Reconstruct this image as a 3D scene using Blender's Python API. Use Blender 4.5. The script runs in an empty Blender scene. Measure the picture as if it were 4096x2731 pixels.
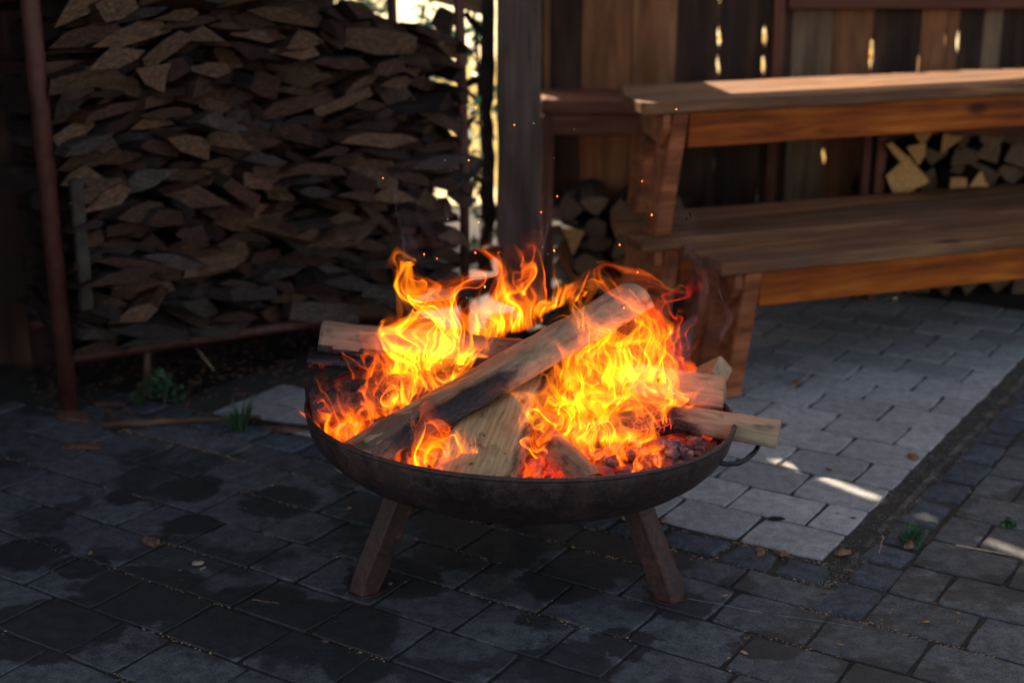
import bpy, bmesh, math, random
import numpy as np
from mathutils import Vector, Matrix, noise as mnoise

random.seed(7)
RNG = np.random.default_rng(7)
R = math.radians
scn = bpy.context.scene
COL = scn.collection

# ------------------------------------------------------------------ camera, world, sun, exposure
cam_d = bpy.data.cameras.new("camera")
cam = bpy.data.objects.new("camera", cam_d)
COL.objects.link(cam)
cam.location = (0, 0, 1.32)
cam.rotation_euler = (R(90 - 16.42), 0, 0)
cam_d.sensor_width = 36
cam_d.lens = 49.92
cam_d.clip_start = 0.05
cam_d.clip_end = 2000
cam_d.dof.use_dof = True
cam_d.dof.focus_distance = 2.72
cam_d.dof.aperture_fstop = 2.4
scn.camera = cam

# light travels along SUN_D: from behind the fence towards the camera, a little to the right
SUN_EL = 42.0
SUN_D = Vector((0.40, -0.92, 0)).normalized() * math.cos(R(SUN_EL)) - Vector((0, 0, math.sin(R(SUN_EL))))
world = bpy.data.worlds.new("World")
scn.world = world
world.use_nodes = True
wn = world.node_tree
sky = wn.nodes.new("ShaderNodeTexSky")
sky.sky_type = 'NISHITA'
sky.sun_disc = False
sky.sun_elevation = R(SUN_EL)
sky.ozone_density = 0.25
sky.air_density = 0.7
sky.dust_density = 2.5
sky.sun_rotation = math.atan2(-SUN_D.x, -SUN_D.y)
tint = wn.nodes.new("ShaderNodeMix"); tint.data_type = 'RGBA'; tint.blend_type = 'MULTIPLY'
tint.inputs[0].default_value = 1.0
tint.inputs[7].default_value = (1.0, 0.845, 0.675, 1)      # daylight white balance set for open shade
wn.links.new(sky.outputs[0], tint.inputs[6])
wn.links.new(tint.outputs[2], wn.nodes["Background"].inputs[0])
wn.nodes["Background"].inputs[1].default_value = 0.12
sun_d = bpy.data.lights.new("sun", 'SUN')
sun = bpy.data.objects.new("sun", sun_d)
COL.objects.link(sun)
sun.rotation_euler = SUN_D.to_track_quat('-Z', 'Y').to_euler()
sun_d.energy = 4.5
sun_d.angle = R(0.5)
sun_d.color = (1.0, 0.84, 0.62)
scn.view_settings.view_transform = 'Standard'
scn.view_settings.look = 'None'
scn.view_settings.gamma = 1
scn.view_settings.exposure = 1.85
scn.view_settings.use_curve_mapping = False
scn.render.engine = 'CYCLES'
scn.cycles.max_bounces = 8
scn.cycles.diffuse_bounces = 4
scn.cycles.transparent_max_bounces = 96
scn.cycles.use_denoising = True

# ------------------------------------------------------------------ helpers
def link(name, me, mat=None, parent=None, mats=None):
    o = bpy.data.objects.new(name, me)
    COL.objects.link(o)
    if mats:
        for m in mats:
            me.materials.append(m)
    elif mat is not None and not me.materials:
        me.materials.append(mat)
    if parent is not None:
        o.parent = parent
    return o

def tag(o, label=None, cat=None, group=None, kind=None):
    if label: o['label'] = label
    if cat: o['category'] = cat
    if group: o['group'] = group
    if kind: o['kind'] = kind
    return o

def empty(name, loc=(0, 0, 0), rz=0.0):
    o = bpy.data.objects.new(name, None)
    o.empty_display_size = 0.1
    o.location = loc
    o.rotation_euler = (0, 0, rz)
    COL.objects.link(o)
    return o

def mesh(name, verts, faces, smooth=False, fmat=None):
    me = bpy.data.meshes.new(name)
    me.from_pydata([tuple(map(float, v)) for v in verts], [], [tuple(map(int, f)) for f in faces])
    if smooth:
        me.polygons.foreach_set("use_smooth", [True] * len(me.polygons))
    if fmat is not None:
        me.polygons.foreach_set("material_index", fmat)
    me.update()
    return me

def fattr(me, name, vals):
    a = me.attributes.new(name, 'FLOAT', 'POINT')
    a.data.foreach_set("value", np.asarray(vals, dtype=np.float32))

def nz(v, s=1.0, off=0.0):
    return mnoise.noise(Vector((v[0] * s + off, v[1] * s + off * 1.7, v[2] * s - off)))

def box_vf(x0, x1, y0, y1, z0, z1, b=0.003, segs=1, wob=0.0, seed=0.0):
    """bevelled box, long axis X cut into segs; returns verts, faces"""
    xs = [x0, x0 + b] + [x0 + (x1 - x0) * i / segs for i in range(1, segs)] + [x1 - b, x1]
    V, F = [], []
    for i, x in enumerate(xs):
        c = b if (i == 0 or i == len(xs) - 1) else 0.0
        ring = [(y0 + c, z0 + b), (y0 + b if not c else y0 + b, z0 + c), (y1 - b, z0 + c), (y1 - c, z0 + b),
                (y1 - c, z1 - b), (y1 - b, z1 - c), (y0 + b, z1 - c), (y0 + c, z1 - b)]
        for (y, z) in ring:
            w = (0, 0)
            if wob:
                w = (wob * nz((x, y * 3, z * 3), 4, seed), wob * nz((x, y * 3, z * 3), 4, seed + 31))
            V.append((x, y + w[0], z + w[1]))
    n = 8
    for i in range(len(xs) - 1):
        for k in range(n):
            a = i * n + k; c = i * n + (k + 1) % n
            F.append((a, c, c + n, a + n))
    F.append(tuple(range(n))[::-1])
    F.append(tuple(range((len(xs) - 1) * n, len(xs) * n)))
    F = [f[::-1] for f in F]
    return V, F

def join_vf(parts):
    V, F = [], []
    for v, f in parts:
        o = len(V)
        V += list(v)
        F += [tuple(i + o for i in q) for q in f]
    return V, F

def xf(vf, M):
    return [tuple(M @ Vector(v)) for v in vf[0]], vf[1]

def tube_vf(pts, r, n=12, closed_ends=True):
    V, F = [], []
    pts = [Vector(p) for p in pts]
    rr = r if isinstance(r, (list, tuple)) else [r] * len(pts)
    up = Vector((0, 0, 1))
    for i, p in enumerate(pts):
        d = (pts[min(i + 1, len(pts) - 1)] - pts[max(i - 1, 0)]).normalized()
        a = d.cross(up)
        if a.length < 1e-3: a = d.cross(Vector((1, 0, 0)))
        a.normalize(); b = a.cross(d).normalized()
        for k in range(n):
            t = 2 * math.pi * k / n
            V.append(p + (a * math.cos(t) + b * math.sin(t)) * rr[i])
    for i in range(len(pts) - 1):
        for k in range(n):
            a0 = i * n + k; c = i * n + (k + 1) % n
            F.append((a0, c, c + n, a0 + n))
    if closed_ends:
        F.append(tuple(range(n))[::-1]); F.append(tuple(range((len(pts) - 1) * n, len(pts) * n)))
    return V, F

# ------------------------------------------------------------------ materials
def newmat(name):
    m = bpy.data.materials.new(name)
    m.use_nodes = True
    nt = m.node_tree
    b = nt.nodes["Principled BSDF"]
    return m, nt, b

class NT:
    def __init__(self, nt): self.nt = nt
    def n(self, t, **k):
        x = self.nt.nodes.new(t)
        for a, v in k.items():
            setattr(x, a, v)
        return x
    def l(self, a, b): self.nt.links.new(a, b)
    def coord(self, which="Object", scale=(1, 1, 1)):
        tc = self.n("ShaderNodeTexCoord"); mp = self.n("ShaderNodeMapping")
        mp.inputs["Scale"].default_value = scale
        self.l(tc.outputs[which], mp.inputs[0])
        return mp.outputs[0]
    def world(self, scale=(1, 1, 1)):
        g = self.n("ShaderNodeNewGeometry"); mp = self.n("ShaderNodeMapping")
        mp.inputs["Scale"].default_value = scale
        self.l(g.outputs["Position"], mp.inputs[0])
        return mp.outputs[0]
    def noise(self, vec, scale, detail=4, rough=0.6, dist=0.0, w=None):
        x = self.n("ShaderNodeTexNoise")
        if w is not None:
            x.noise_dimensions = '4D'; self.l(w, x.inputs["W"])
        x.inputs["Scale"].default_value = scale
        x.inputs["Detail"].default_value = detail
        x.inputs["Roughness"].default_value = rough
        x.inputs["Distortion"].default_value = dist
        self.l(vec, x.inputs["Vector"])
        return x.outputs["Fac"]
    def ramp(self, fac, stops):
        r = self.n("ShaderNodeValToRGB")
        els = r.color_ramp.elements
        while len(els) < len(stops): els.new(0.5)
        for e, (p, c) in zip(els, stops):
            e.position = p
            e.color = (*c, 1) if len(c) == 3 else c
        self.l(fac, r.inputs[0])
        return r.outputs[0]
    def maprange(self, v, a, b, c=0.0, d=1.0):
        m = self.n("ShaderNodeMapRange")
        m.inputs[1].default_value = a; m.inputs[2].default_value = b
        m.inputs[3].default_value = c; m.inputs[4].default_value = d
        self.l(v, m.inputs[0])
        return m.outputs[0]
    def mix(self, f, a, b, mode='MIX'):
        m = self.n("ShaderNodeMix", data_type='RGBA', blend_type=mode)
        for s, v in ((m.inputs["Factor"], f), (m.inputs["A"], a), (m.inputs["B"], b)):
            if isinstance(v, (int, float)): s.default_value = v
            elif isinstance(v, tuple): s.default_value = (*v, 1)
            else: self.l(v, s)
        # colour sockets carry the same names as float ones: pick by type
        return m.outputs["Result"]
    def math(self, op, a, b=None, clamp=False):
        m = self.n("ShaderNodeMath", operation=op, use_clamp=clamp)
        for i, v in enumerate((a, b)):
            if v is None: continue
            if isinstance(v, (int, float)): m.inputs[i].default_value = v
            else: self.l(v, m.inputs[i])
        return m.outputs[0]

def _mix(self, f, a, b, mode='MIX'):
    m = self.n("ShaderNodeMix", data_type='RGBA', blend_type=mode)
    fs = m.inputs[0]; A = m.inputs[6]; B = m.inputs[7]
    for s, v in ((fs, f), (A, a), (B, b)):
        if isinstance(v, (int, float)): s.default_value = v
        elif isinstance(v, tuple): s.default_value = (*v, 1)
        else: self.l(v, s)
    return m.outputs[2]
NT.mix = _mix

def bump(N, b, h, strength=0.5, dist=0.002):
    x = N.n("ShaderNodeBump")
    x.inputs["Strength"].default_value = strength
    x.inputs["Distance"].default_value = dist
    N.l(h, x.inputs["Height"])
    N.l(x.outputs[0], b.inputs["Normal"])

def wood(name, dark, mid, light, grain=(3, 45, 45), rough=0.7, var=0.35, dirt=0.5, bump_s=0.5, spec=0.3, knots=True, grey=None):
    """weathered sawn or split wood, grain along the object's X axis"""
    m, nt, b = newmat(name)
    N = NT(nt)
    oi = N.n("ShaderNodeObjectInfo")
    w = N.math('MULTIPLY', oi.outputs["Random"], 37.0)
    vec = N.coord("Object", grain)
    g1 = N.noise(vec, 1.0, 6, 0.65, 0.6, w)
    col = N.ramp(g1, [(0.28, dark), (0.5, mid), (0.72, light)])
    vec2 = N.coord("Object", (1.5, 6, 6))
    g2 = N.noise(vec2, 1.6, 4, 0.6, 0.3, w)
    col = N.mix(N.maprange(g2, 0.42, 0.72, 0, dirt), col, tuple(c * 0.35 for c in dark))
    if grey:
        g3 = N.noise(N.coord("Object", (2, 9, 9)), 1.3, 5, 0.7, 0.2, w)
        col = N.mix(N.maprange(g3, 0.4, 0.65, 0, 0.8), col, grey)
    if knots:
        vo = N.n("ShaderNodeTexVoronoi", voronoi_dimensions='4D')
        vo.inputs["Scale"].default_value = 1.0
        N.l(N.coord("Object", (3.2, 7, 7)), vo.inputs["Vector"]); N.l(w, vo.inputs["W"])
        k = N.maprange(vo.outputs["Distance"], 0.10, 0.2, 0.85, 0)
        col = N.mix(k, col, tuple(c * 0.3 for c in dark))
    hsv = N.n("ShaderNodeHueSaturation")
    N.l(col, hsv.inputs["Color"])
    N.l(N.maprange(oi.outputs["Random"], 0, 1, 1 - var, 1 + var), hsv.inputs["Value"])
    N.l(hsv.outputs[0], b.inputs["Base Color"])
    b.inputs["Roughness"].default_value = rough
    b.inputs["Specular IOR Level"].default_value = spec
    bump(N, b, N.math('ADD', g1, N.math('MULTIPLY', g2, 0.6)), bump_s, 0.003)
    return m

M = {}
# benches: stained reddish brown, worn grey on top; firelight orange put into the sides
M['bench_top'] = wood('bench_top_wood', (0.06, 0.022, 0.010), (0.20, 0.082, 0.030), (0.46, 0.235, 0.085), (2.2, 26, 40), 0.72, 0.12, 0.6, 0.9, 0.15, True, (0.125, 0.072, 0.052))
M['bench_side'] = wood('bench_side_wood', (0.09, 0.016, 0.002), (0.36, 0.080, 0.008), (0.62, 0.18, 0.02), (2.2, 24, 30), 0.65, 0.15, 0.6, 0.5, 0.18)
M['bench_leg'] = wood('bench_leg_wood', (0.10, 0.024, 0.009), (0.30, 0.090, 0.033), (0.50, 0.19, 0.08), (3, 22, 22), 0.65, 0.15, 0.6, 0.5, 0.18)
M['plank_brown'] = wood('brown_plank_wood', (0.09, 0.028, 0.011), (0.25, 0.095, 0.034), (0.40, 0.18, 0.075), (1.5, 16, 16), 0.75, 0.2, 0.7, 0.5)
M['plank_dark'] = wood('dark_plank_wood', (0.020, 0.009, 0.005), (0.055, 0.026, 0.014), (0.12, 0.058, 0.030), (1.5, 22, 22), 0.8, 0.3, 0.8, 0.5)
M['plank_grey'] = wood('grey_plank_wood', (0.12, 0.062, 0.032), (0.27, 0.16, 0.088), (0.42, 0.28, 0.17), (1.5, 24, 24), 0.8, 0.15, 0.7, 0.6)
M['post'] = wood('weathered_post_wood', (0.045, 0.029, 0.022), (0.125, 0.085, 0.066), (0.22, 0.155, 0.125), (1.6, 26, 26), 0.8, 0.05, 0.4, 0.8, 0.2)
M['rust_frame'] = wood('reddish_beam_wood', (0.07, 0.02, 0.01), (0.17, 0.055, 0.028), (0.26, 0.10, 0.05), (2, 20, 20), 0.7, 0.15, 0.5, 0.4)

def pile_mat(name, dark, mid, light, var=0.45):
    return wood(name, dark, mid, light, (7, 11, 7), 0.75, var, 0.6, 0.8, 0.25, False)
M['slab_brown'] = pile_mat('slab_brown_wood', (0.016, 0.007, 0.004), (0.046, 0.020, 0.011), (0.115, 0.055, 0.030))
M['slab_grey'] = pile_mat('slab_grey_wood', (0.020, 0.013, 0.010), (0.052, 0.037, 0.029), (0.12, 0.090, 0.075))
M['slab_red'] = pile_mat('slab_reddish_wood', (0.022, 0.008, 0.004), (0.062, 0.021, 0.010), (0.13, 0.050, 0.022))
M['slab_tan'] = pile_mat('slab_tan_wood', (0.035, 0.018, 0.010), (0.095, 0.050, 0.026), (0.20, 0.112, 0.060))
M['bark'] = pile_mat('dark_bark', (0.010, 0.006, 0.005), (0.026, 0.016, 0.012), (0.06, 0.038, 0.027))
M['split_end'] = wood('fresh_split_end', (0.26, 0.11, 0.028), (0.52, 0.25, 0.075), (0.66, 0.38, 0.14), (14, 14, 14), 0.7, 0.3, 0.35, 0.4, 0.3, False)
M['split_end_old'] = wood('old_split_end', (0.06, 0.032, 0.018), (0.16, 0.09, 0.05), (0.27, 0.165, 0.10), (14, 14, 14), 0.8, 0.35, 0.4, 0.4, 0.2, False)

def metal(name, dark, mid, light, rough=0.6, met=0.6, scale=40):
    m, nt, b = newmat(name)
    N = NT(nt)
    a = N.noise(N.coord("Object"), scale, 8, 0.7)
    c = N.noise(N.coord("Object", (1, 1, 0.6)), scale * 0.15, 5, 0.65, 0.4)
    col = N.ramp(N.math('MULTIPLY', N.math('ADD', a, c), 0.5), [(0.36, dark), (0.5, mid), (0.66, light)])
    N.l(col, b.inputs["Base Color"])
    N.l(N.maprange(c, 0.3, 0.7, rough - 0.12, rough + 0.12), b.inputs["Roughness"])
    b.inputs["Metallic"].default_value = met
    sp_ = N.maprange(N.noise(N.coord('Object'), scale * 0.4, 5, 0.7, 0.8), 0.55, 0.62)
    N.l(N.mix(N.math('MULTIPLY', sp_, 0.22), col, tuple(min(1.0, x * 1.9) for x in light)), b.inputs['Base Color'])
    bump(N, b, N.math('ADD', a, sp_), 0.45, 0.0012)
    return m
M['bowl_out'] = metal('rusty_steel_bowl', (0.022, 0.014, 0.014), (0.05, 0.03, 0.028), (0.10, 0.058, 0.048), 0.50, 0.35, 90)
M['bowl_in'] = metal('heated_steel_inside', (0.05, 0.02, 0.015), (0.13, 0.05, 0.035), (0.22, 0.10, 0.07), 0.7, 0.2, 60)
M['leg_rust'] = metal('rusty_leg_steel', (0.022, 0.009, 0.007), (0.055, 0.021, 0.015), (0.10, 0.043, 0.031), 0.6, 0.2, 70)
M['pole_rust'] = metal('red_rust_pole', (0.04, 0.012, 0.008), (0.095, 0.029, 0.02), (0.14, 0.05, 0.034), 0.6, 0.1, 20)
M['handle'] = metal('dark_handle_steel', (0.012, 0.012, 0.014), (0.03, 0.03, 0.034), (0.06, 0.055, 0.055), 0.45, 0.6, 60)

# burning logs: char is a vertex attribute, embers glow on charred cracks
def firelog(name, dark, mid, light, grain=(4, 40, 40), peel=False, glow=0.0, rings=False, knots=()):
    m, nt, b = newmat(name)
    N = NT(nt)
    vec = N.coord("Object", grain)
    g1 = N.noise(vec, 1.0, 8, 0.68, 1.0)
    col = N.ramp(g1, [(0.30, dark), (0.48, mid), (0.70, light)])
    if rings:
        wv = N.n("ShaderNodeTexWave", wave_type='BANDS', bands_direction='Y')
        wv.inputs["Scale"].default_value = 28; wv.inputs["Distortion"].default_value = 6.0
        wv.inputs["Detail"].default_value = 3; wv.inputs["Detail Scale"].default_value = 0.6
        N.l(N.coord("Object", (0.35, 1, 1)), wv.inputs["Vector"])
        col = N.mix(N.maprange(wv.outputs["Fac"], 0.1, 0.9, 0.4, 0), col, tuple(c * 0.6 for c in mid))
        vo = N.n("ShaderNodeTexVoronoi"); vo.inputs["Scale"].default_value = 1.0
        N.l(N.coord("Object", (11, 20, 6)), vo.inputs["Vector"])
        col = N.mix(N.maprange(vo.outputs["Distance"], 0.10, 0.17, 0.9, 0), col, (0.10, 0.045, 0.02))
    for (kx, ky, kr) in knots:
        dn = N.n("ShaderNodeVectorMath", operation='DISTANCE')
        N.l(N.coord("Object", (0.8, 1, 0.0)), dn.inputs[0]); dn.inputs[1].default_value = (kx * 0.8, ky, 0)
        dd = N.math('ADD', dn.outputs["Value"], N.math('MULTIPLY', N.math('SUBTRACT', g1, 0.5), 0.004))
        halo = N.math('MULTIPLY', N.math('SINE', N.math('MULTIPLY', dd, 900.0)), N.maprange(dd, kr, kr * 4.5, 0.35, 0))
        col = N.mix(N.math('MAXIMUM', halo, 0.0), col, tuple(c * 0.45 for c in mid))
        col = N.mix(N.maprange(dd, kr * 0.6, kr * 1.1, 0.9, 0), col, (0.11, 0.05, 0.025))
    g2 = N.noise(N.coord("Object", (9, 16, 16)), 1.6, 6, 0.6, 1.4)
    if peel:
        at2 = N.n("ShaderNodeAttribute", attribute_name="peel")
        col = N.mix(N.math('MULTIPLY', N.math('SUBTRACT', 1.0, at2.outputs['Fac'], True), 0.8), col, (0.10, 0.06, 0.045))
        pm = N.math('ADD', N.maprange(g2, 0.485, 0.50, 0, 1), N.math('MULTIPLY', at2.outputs["Fac"], -1.0), True)
        col = N.mix(pm, N.mix(N.maprange(g1, 0.3, 0.7), (0.20, 0.12, 0.065), (0.50, 0.37, 0.21)), col)
        edge = N.math('MULTIPLY', N.math('SUBTRACT', 1.0, N.math('MULTIPLY', N.math('ABSOLUTE', N.math('SUBTRACT', g2, 0.49)), 40.0), True), 0.75)
        edge = N.math('MULTIPLY', edge, N.math('SUBTRACT', 1.0, at2.outputs["Fac"], True))
        col = N.mix(edge, col, (0.06, 0.035, 0.025))
    g4 = N.noise(N.coord("Object", (14, 34, 34)), 1.0, 5, 0.6, 0.8)
    col = N.mix(N.maprange(g4, 0.55, 0.72, 0, 0.75), col, tuple(c * 0.35 for c in dark))
    at = N.n("ShaderNodeAttribute", attribute_name="char")
    g3 = N.noise(N.coord("Object", (10, 22, 22)), 1.5, 6, 0.7)
    ch = N.math('ADD', at.outputs["Fac"], N.math('MULTIPLY', N.math('SUBTRACT', g3, 0.5), 1.1))
    chm = N.maprange(ch, 0.42, 0.62)
    brown = N.maprange(ch, 0.15, 0.5, 0, 0.75)
    col = N.mix(brown, col, (0.085, 0.035, 0.018))
    col = N.mix(chm, col, (0.009, 0.008, 0.010))
    N.l(col, b.inputs["Base Color"])
    N.l(N.maprange(chm, 0, 1, 0.68, 0.5), b.inputs["Roughness"])
    # charcoal checks
    vo = N.n("ShaderNodeTexVoronoi", feature='DISTANCE_TO_EDGE'); vo.inputs["Scale"].default_value = 1.0
    N.l(N.coord("Object", (70, 80, 80)), vo.inputs["Vector"]); vo.inputs["Randomness"].default_value = 0.75
    crack = N.maprange(vo.outputs["Distance"], 0.0, 0.09)
    h = N.math('ADD', N.math('MULTIPLY', g1, 0.6), N.math('MULTIPLY', N.math('MULTIPLY', crack, chm), 0.5))
    bump(N, b, h, 0.8, 0.003)
    if glow > 0:
        ga = N.n("ShaderNodeAttribute", attribute_name="ember")
        e = N.math('MULTIPLY', N.math('MULTIPLY', N.math('MULTIPLY', N.math('SUBTRACT', 1.0, crack, True), N.maprange(g2, 0.48, 0.62)), ga.outputs["Fac"]), glow * 0.10)
        b.inputs["Emission Color"].default_value = (1, 0.06, 0.008, 1)
        N.l(e, b.inputs["Emission Strength"])
    return m
M['log_big'] = firelog('peeled_log_wood', (0.15, 0.070, 0.035), (0.36, 0.195, 0.095), (0.50, 0.32, 0.17), (3.5, 34, 34), peel=True, glow=0.0)
M['log_plank'] = firelog('pale_sawn_wood', (0.34, 0.21, 0.095), (0.52, 0.35, 0.165), (0.64, 0.47, 0.25), (5, 60, 60), glow=2.0, rings=True, knots=((0.048, 0.006, 0.0055), (0.155, 0.004, 0.004), (0.085, -0.052, 0.0035), (0.30, 0.03, 0.005)))
M['log_stick'] = firelog('split_stick_wood', (0.22, 0.14, 0.08), (0.42, 0.28, 0.16), (0.58, 0.44, 0.28), (6, 80, 80), glow=3.0)
M['log_half'] = firelog('half_round_wood', (0.20, 0.12, 0.07), (0.42, 0.27, 0.15), (0.54, 0.38, 0.23), (4, 50, 50), glow=3.0)
M['log_half_dark'] = firelog('weathered_half_round', (0.10, 0.065, 0.04), (0.22, 0.15, 0.095), (0.33, 0.24, 0.16), (4, 50, 50), glow=3.0)
M['log_char'] = firelog('charred_wood', (0.03, 0.02, 0.02), (0.10, 0.07, 0.06), (0.3, 0.26, 0.24), (6, 40, 40), glow=9.0)

def ember_mat():
    m, nt, b = newmat('glowing_embers')
    N = NT(nt)
    a = N.noise(N.world(), 26, 6, 0.7)
    h = N.noise(N.world(), 9, 3, 0.6)
    col = N.ramp(a, [(0.35, (0.02, 0.012, 0.012)), (0.52, (0.12, 0.055, 0.045)), (0.66, (0.42, 0.33, 0.30))])
    N.l(col, b.inputs["Base Color"])
    b.inputs["Roughness"].default_value = 0.9
    b.inputs["Emission Color"].default_value = (1, 0.045, 0.006, 1)
    at = N.n("ShaderNodeAttribute", attribute_name="hot")
    e = N.math('MULTIPLY', N.maprange(a, 0.58, 0.40, 0, 1), N.maprange(h, 0.42, 0.62, 0.05, 1))
    N.l(N.math('MULTIPLY', N.math('MULTIPLY', e, at.outputs["Fac"]), 0.42), b.inputs["Emission Strength"])
    bump(N, b, a, 0.6, 0.004)
    return m
M['ember'] = ember_mat()

def paver_mat(name, dark, mid, light, stains):
    m, nt, b = newmat(name)
    N = NT(nt)
    oi = N.n("ShaderNodeObjectInfo")
    wv = N.world()
    fine = N.noise(wv, 260, 5, 0.75)
    med = N.noise(wv, 30, 6, 0.7)
    big = N.noise(wv, 3.2, 4, 0.6)
    col = N.ramp(N.math('ADD', N.math('MULTIPLY', fine, 0.55), N.math('MULTIPLY', med, 0.45)),
                 [(0.42, dark), (0.5, mid), (0.58, light)])
    hsv = N.n("ShaderNodeHueSaturation"); N.l(col, hsv.inputs["Color"])
    N.l(N.math('MULTIPLY', N.maprange(oi.outputs["Random"], 0, 1, 0.80, 1.18), N.maprange(big, 0.3, 0.7, 0.82, 1.15)), hsv.inputs["Value"])
    col = hsv.outputs[0]
    # grit specks: pale sand grains and sawdust
    sp = N.n("ShaderNodeTexVoronoi"); sp.inputs["Scale"].default_value = 170; N.l(wv, sp.inputs["Vector"])
    spm = N.math('MULTIPLY', N.maprange(sp.outputs["Distance"], 0.12, 0.22, 1, 0), N.maprange(N.noise(wv, 7, 3, 0.6), 0.50, 0.72, 0, 0.8))
    col = N.mix(spm, col, (0.26, 0.19, 0.13))
    pit = N.maprange(N.noise(wv, 95, 3, 0.6), 0.66, 0.74, 0, 0.8)
    col = N.mix(pit, col, tuple(c * 0.35 for c in dark))
    if stains:
        # damp and sooty blotches with shapes of their own, at fixed places on the paving
        warp = N.n("ShaderNodeTexNoise"); warp.inputs["Scale"].default_value = 11; warp.inputs["Detail"].default_value = 8; warp.inputs["Roughness"].default_value = 0.68
        N.l(wv, warp.inputs["Vector"])
        va = N.n("ShaderNodeVectorMath", operation='MULTIPLY_ADD')
        N.l(warp.outputs["Color"], va.inputs[0]); va.inputs[1].default_value = (0.15, 0.15, 0); 
        vb = N.n("ShaderNodeVectorMath", operation='SUBTRACT'); N.l(wv, vb.inputs[0]); vb.inputs[1].default_value = (0.075, 0.075, 0)
        N.l(vb.outputs[0], va.inputs[2])
        acc = None
        for (x, y, r) in stains:
            d = N.n("ShaderNodeVectorMath", operation='DISTANCE')
            N.l(va.outputs[0], d.inputs[0]); d.inputs[1].default_value = (x, y, 0)
            mm = N.maprange(d.outputs["Value"], r * 0.96, r * 1.08, 1, 0)
            acc = mm if acc is None else N.math('MAXIMUM', acc, mm)
        extra = N.maprange(N.noise(wv, 4.0, 8, 0.66), 0.525, 0.56, 0, 0.75)
        acc = N.math('MAXIMUM', acc, extra)
        col = N.mix(N.math('MULTIPLY', acc, 0.74), col, (0.012, 0.0115, 0.012))
        N.l(N.maprange(acc, 0, 1, 0.78, 0.62), b.inputs["Roughness"])
    else:
        b.inputs["Roughness"].default_value = 0.8
        st = N.maprange(N.noise(wv, 13, 3, 0.5), 0.70, 0.76, 0, 0.6)
        col = N.mix(st, col, (0.05, 0.045, 0.045))
    N.l(col, b.inputs["Base Color"])
    b.inputs["Specular IOR Level"].default_value = 0.35
    bump(N, b, N.math('ADD', N.math('MULTIPLY', fine, 0.5), med), 0.7, 0.0025)
    return m
STAINS = [(-0.781, 3.218, 0.080), (-0.920, 3.163, 0.052), (-0.733, 2.996, 0.068), (-1.061, 2.844, 0.090), (-0.909, 2.778, 0.056),
          (-0.556, 3.136, 0.093), (-0.757, 2.655, 0.134), (-0.531, 2.540, 0.146), (-0.898, 2.504, 0.136), (-0.352, 2.486, 0.135),
          (-0.252, 2.715, 0.100), (-0.073, 2.889, 0.145), (0.113, 2.715, 0.100), (0.212, 2.451, 0.063), (0.337, 2.596, 0.066),
          (0.485, 2.434, 0.058), (0.650, 2.328, 0.052), (0.101, 2.368, 0.089), (0.474, 2.685, 0.045), (0.700, 2.685, 0.035),
          (1.040, 2.675, 0.063), (-0.287, 2.352, 0.064), (0.047, 2.540, 0.039), (0.0, 3.05, 0.22), (0.25, 2.85, 0.14)]
M['paver_dark'] = paver_mat('dark_concrete_paver', (0.040, 0.041, 0.043), (0.078, 0.079, 0.082), (0.125, 0.126, 0.130), STAINS)
M['paver_light'] = paver_mat('light_concrete_paver', (0.22, 0.215, 0.21), (0.33, 0.325, 0.315), (0.44, 0.43, 0.42), None)
M['cobble'] = paver_mat('blue_grey_cobble', (0.028, 0.032, 0.040), (0.055, 0.062, 0.075), (0.10, 0.11, 0.13), None)

def soil_mat(name, dark, mid, light, scale=40):
    m, nt, b = newmat(name)
    N = NT(nt)
    a = N.noise(N.world(), scale, 8, 0.75); c = N.noise(N.world(), 5, 4, 0.6)
    col = N.ramp(N.math('ADD', N.math('MULTIPLY', a, 0.6), N.math('MULTIPLY', c, 0.4)), [(0.36, dark), (0.5, mid), (0.66, light)])
    moss = N.maprange(N.noise(N.world(), 3.1, 4, 0.6), 0.56, 0.68, 0, 0.6)
    col = N.mix(moss, col, (0.035, 0.045, 0.015))
    N.l(col, b.inputs["Base Color"]); b.inputs["Roughness"].default_value = 0.95
    bump(N, b, a, 0.9, 0.006)
    return m
M['joint'] = soil_mat('joint_sand', (0.012, 0.010, 0.008), (0.028, 0.023, 0.018), (0.085, 0.062, 0.04), 120)
M['gravel_bed'] = soil_mat('gravel_bed', (0.025, 0.021, 0.018), (0.06, 0.05, 0.042), (0.15, 0.12, 0.095), 160)
M['soil'] = soil_mat('dark_soil', (0.010, 0.009, 0.008), (0.022, 0.019, 0.016), (0.05, 0.042, 0.034), 30)
M['field'] = soil_mat('dry_field', (0.40, 0.33, 0.17), (0.56, 0.48, 0.27), (0.68, 0.60, 0.38), 6)

def plain(name, col, rough=0.8, var=0.3, trans=0.0, scale=30):
    m, nt, b = newmat(name)
    N = NT(nt)
    oi = N.n("ShaderNodeObjectInfo")
    a = N.noise(N.coord("Object"), scale, 5, 0.65)
    c = N.mix(N.maprange(a, 0.35, 0.65), tuple(x * (1 - var) for x in col), tuple(min(1, x * (1 + var)) for x in col))
    N.l(c, b.inputs["Base Color"]); b.inputs["Roughness"].default_value = rough
    if trans:
        tr = N.n("ShaderNodeBsdfTranslucent"); N.l(c, tr.inputs[0])
        mx = N.n("ShaderNodeMixShader"); mx.inputs[0].default_value = trans
        N.l(b.outputs[0], mx.inputs[1]); N.l(tr.outputs[0], mx.inputs[2])
        N.l(mx.outputs[0], nt.nodes["Material Output"].inputs[0])
    else:
        bump(N, b, a, 0.6, 0.002)
    return m
M['leaf'] = plain('green_leaf', (0.05, 0.12, 0.045), 0.55, 0.35, 0.35)
M['leaf_dark'] = plain('dark_hedge_leaf', (0.035, 0.085, 0.055), 0.5, 0.4, 0.3)
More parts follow.
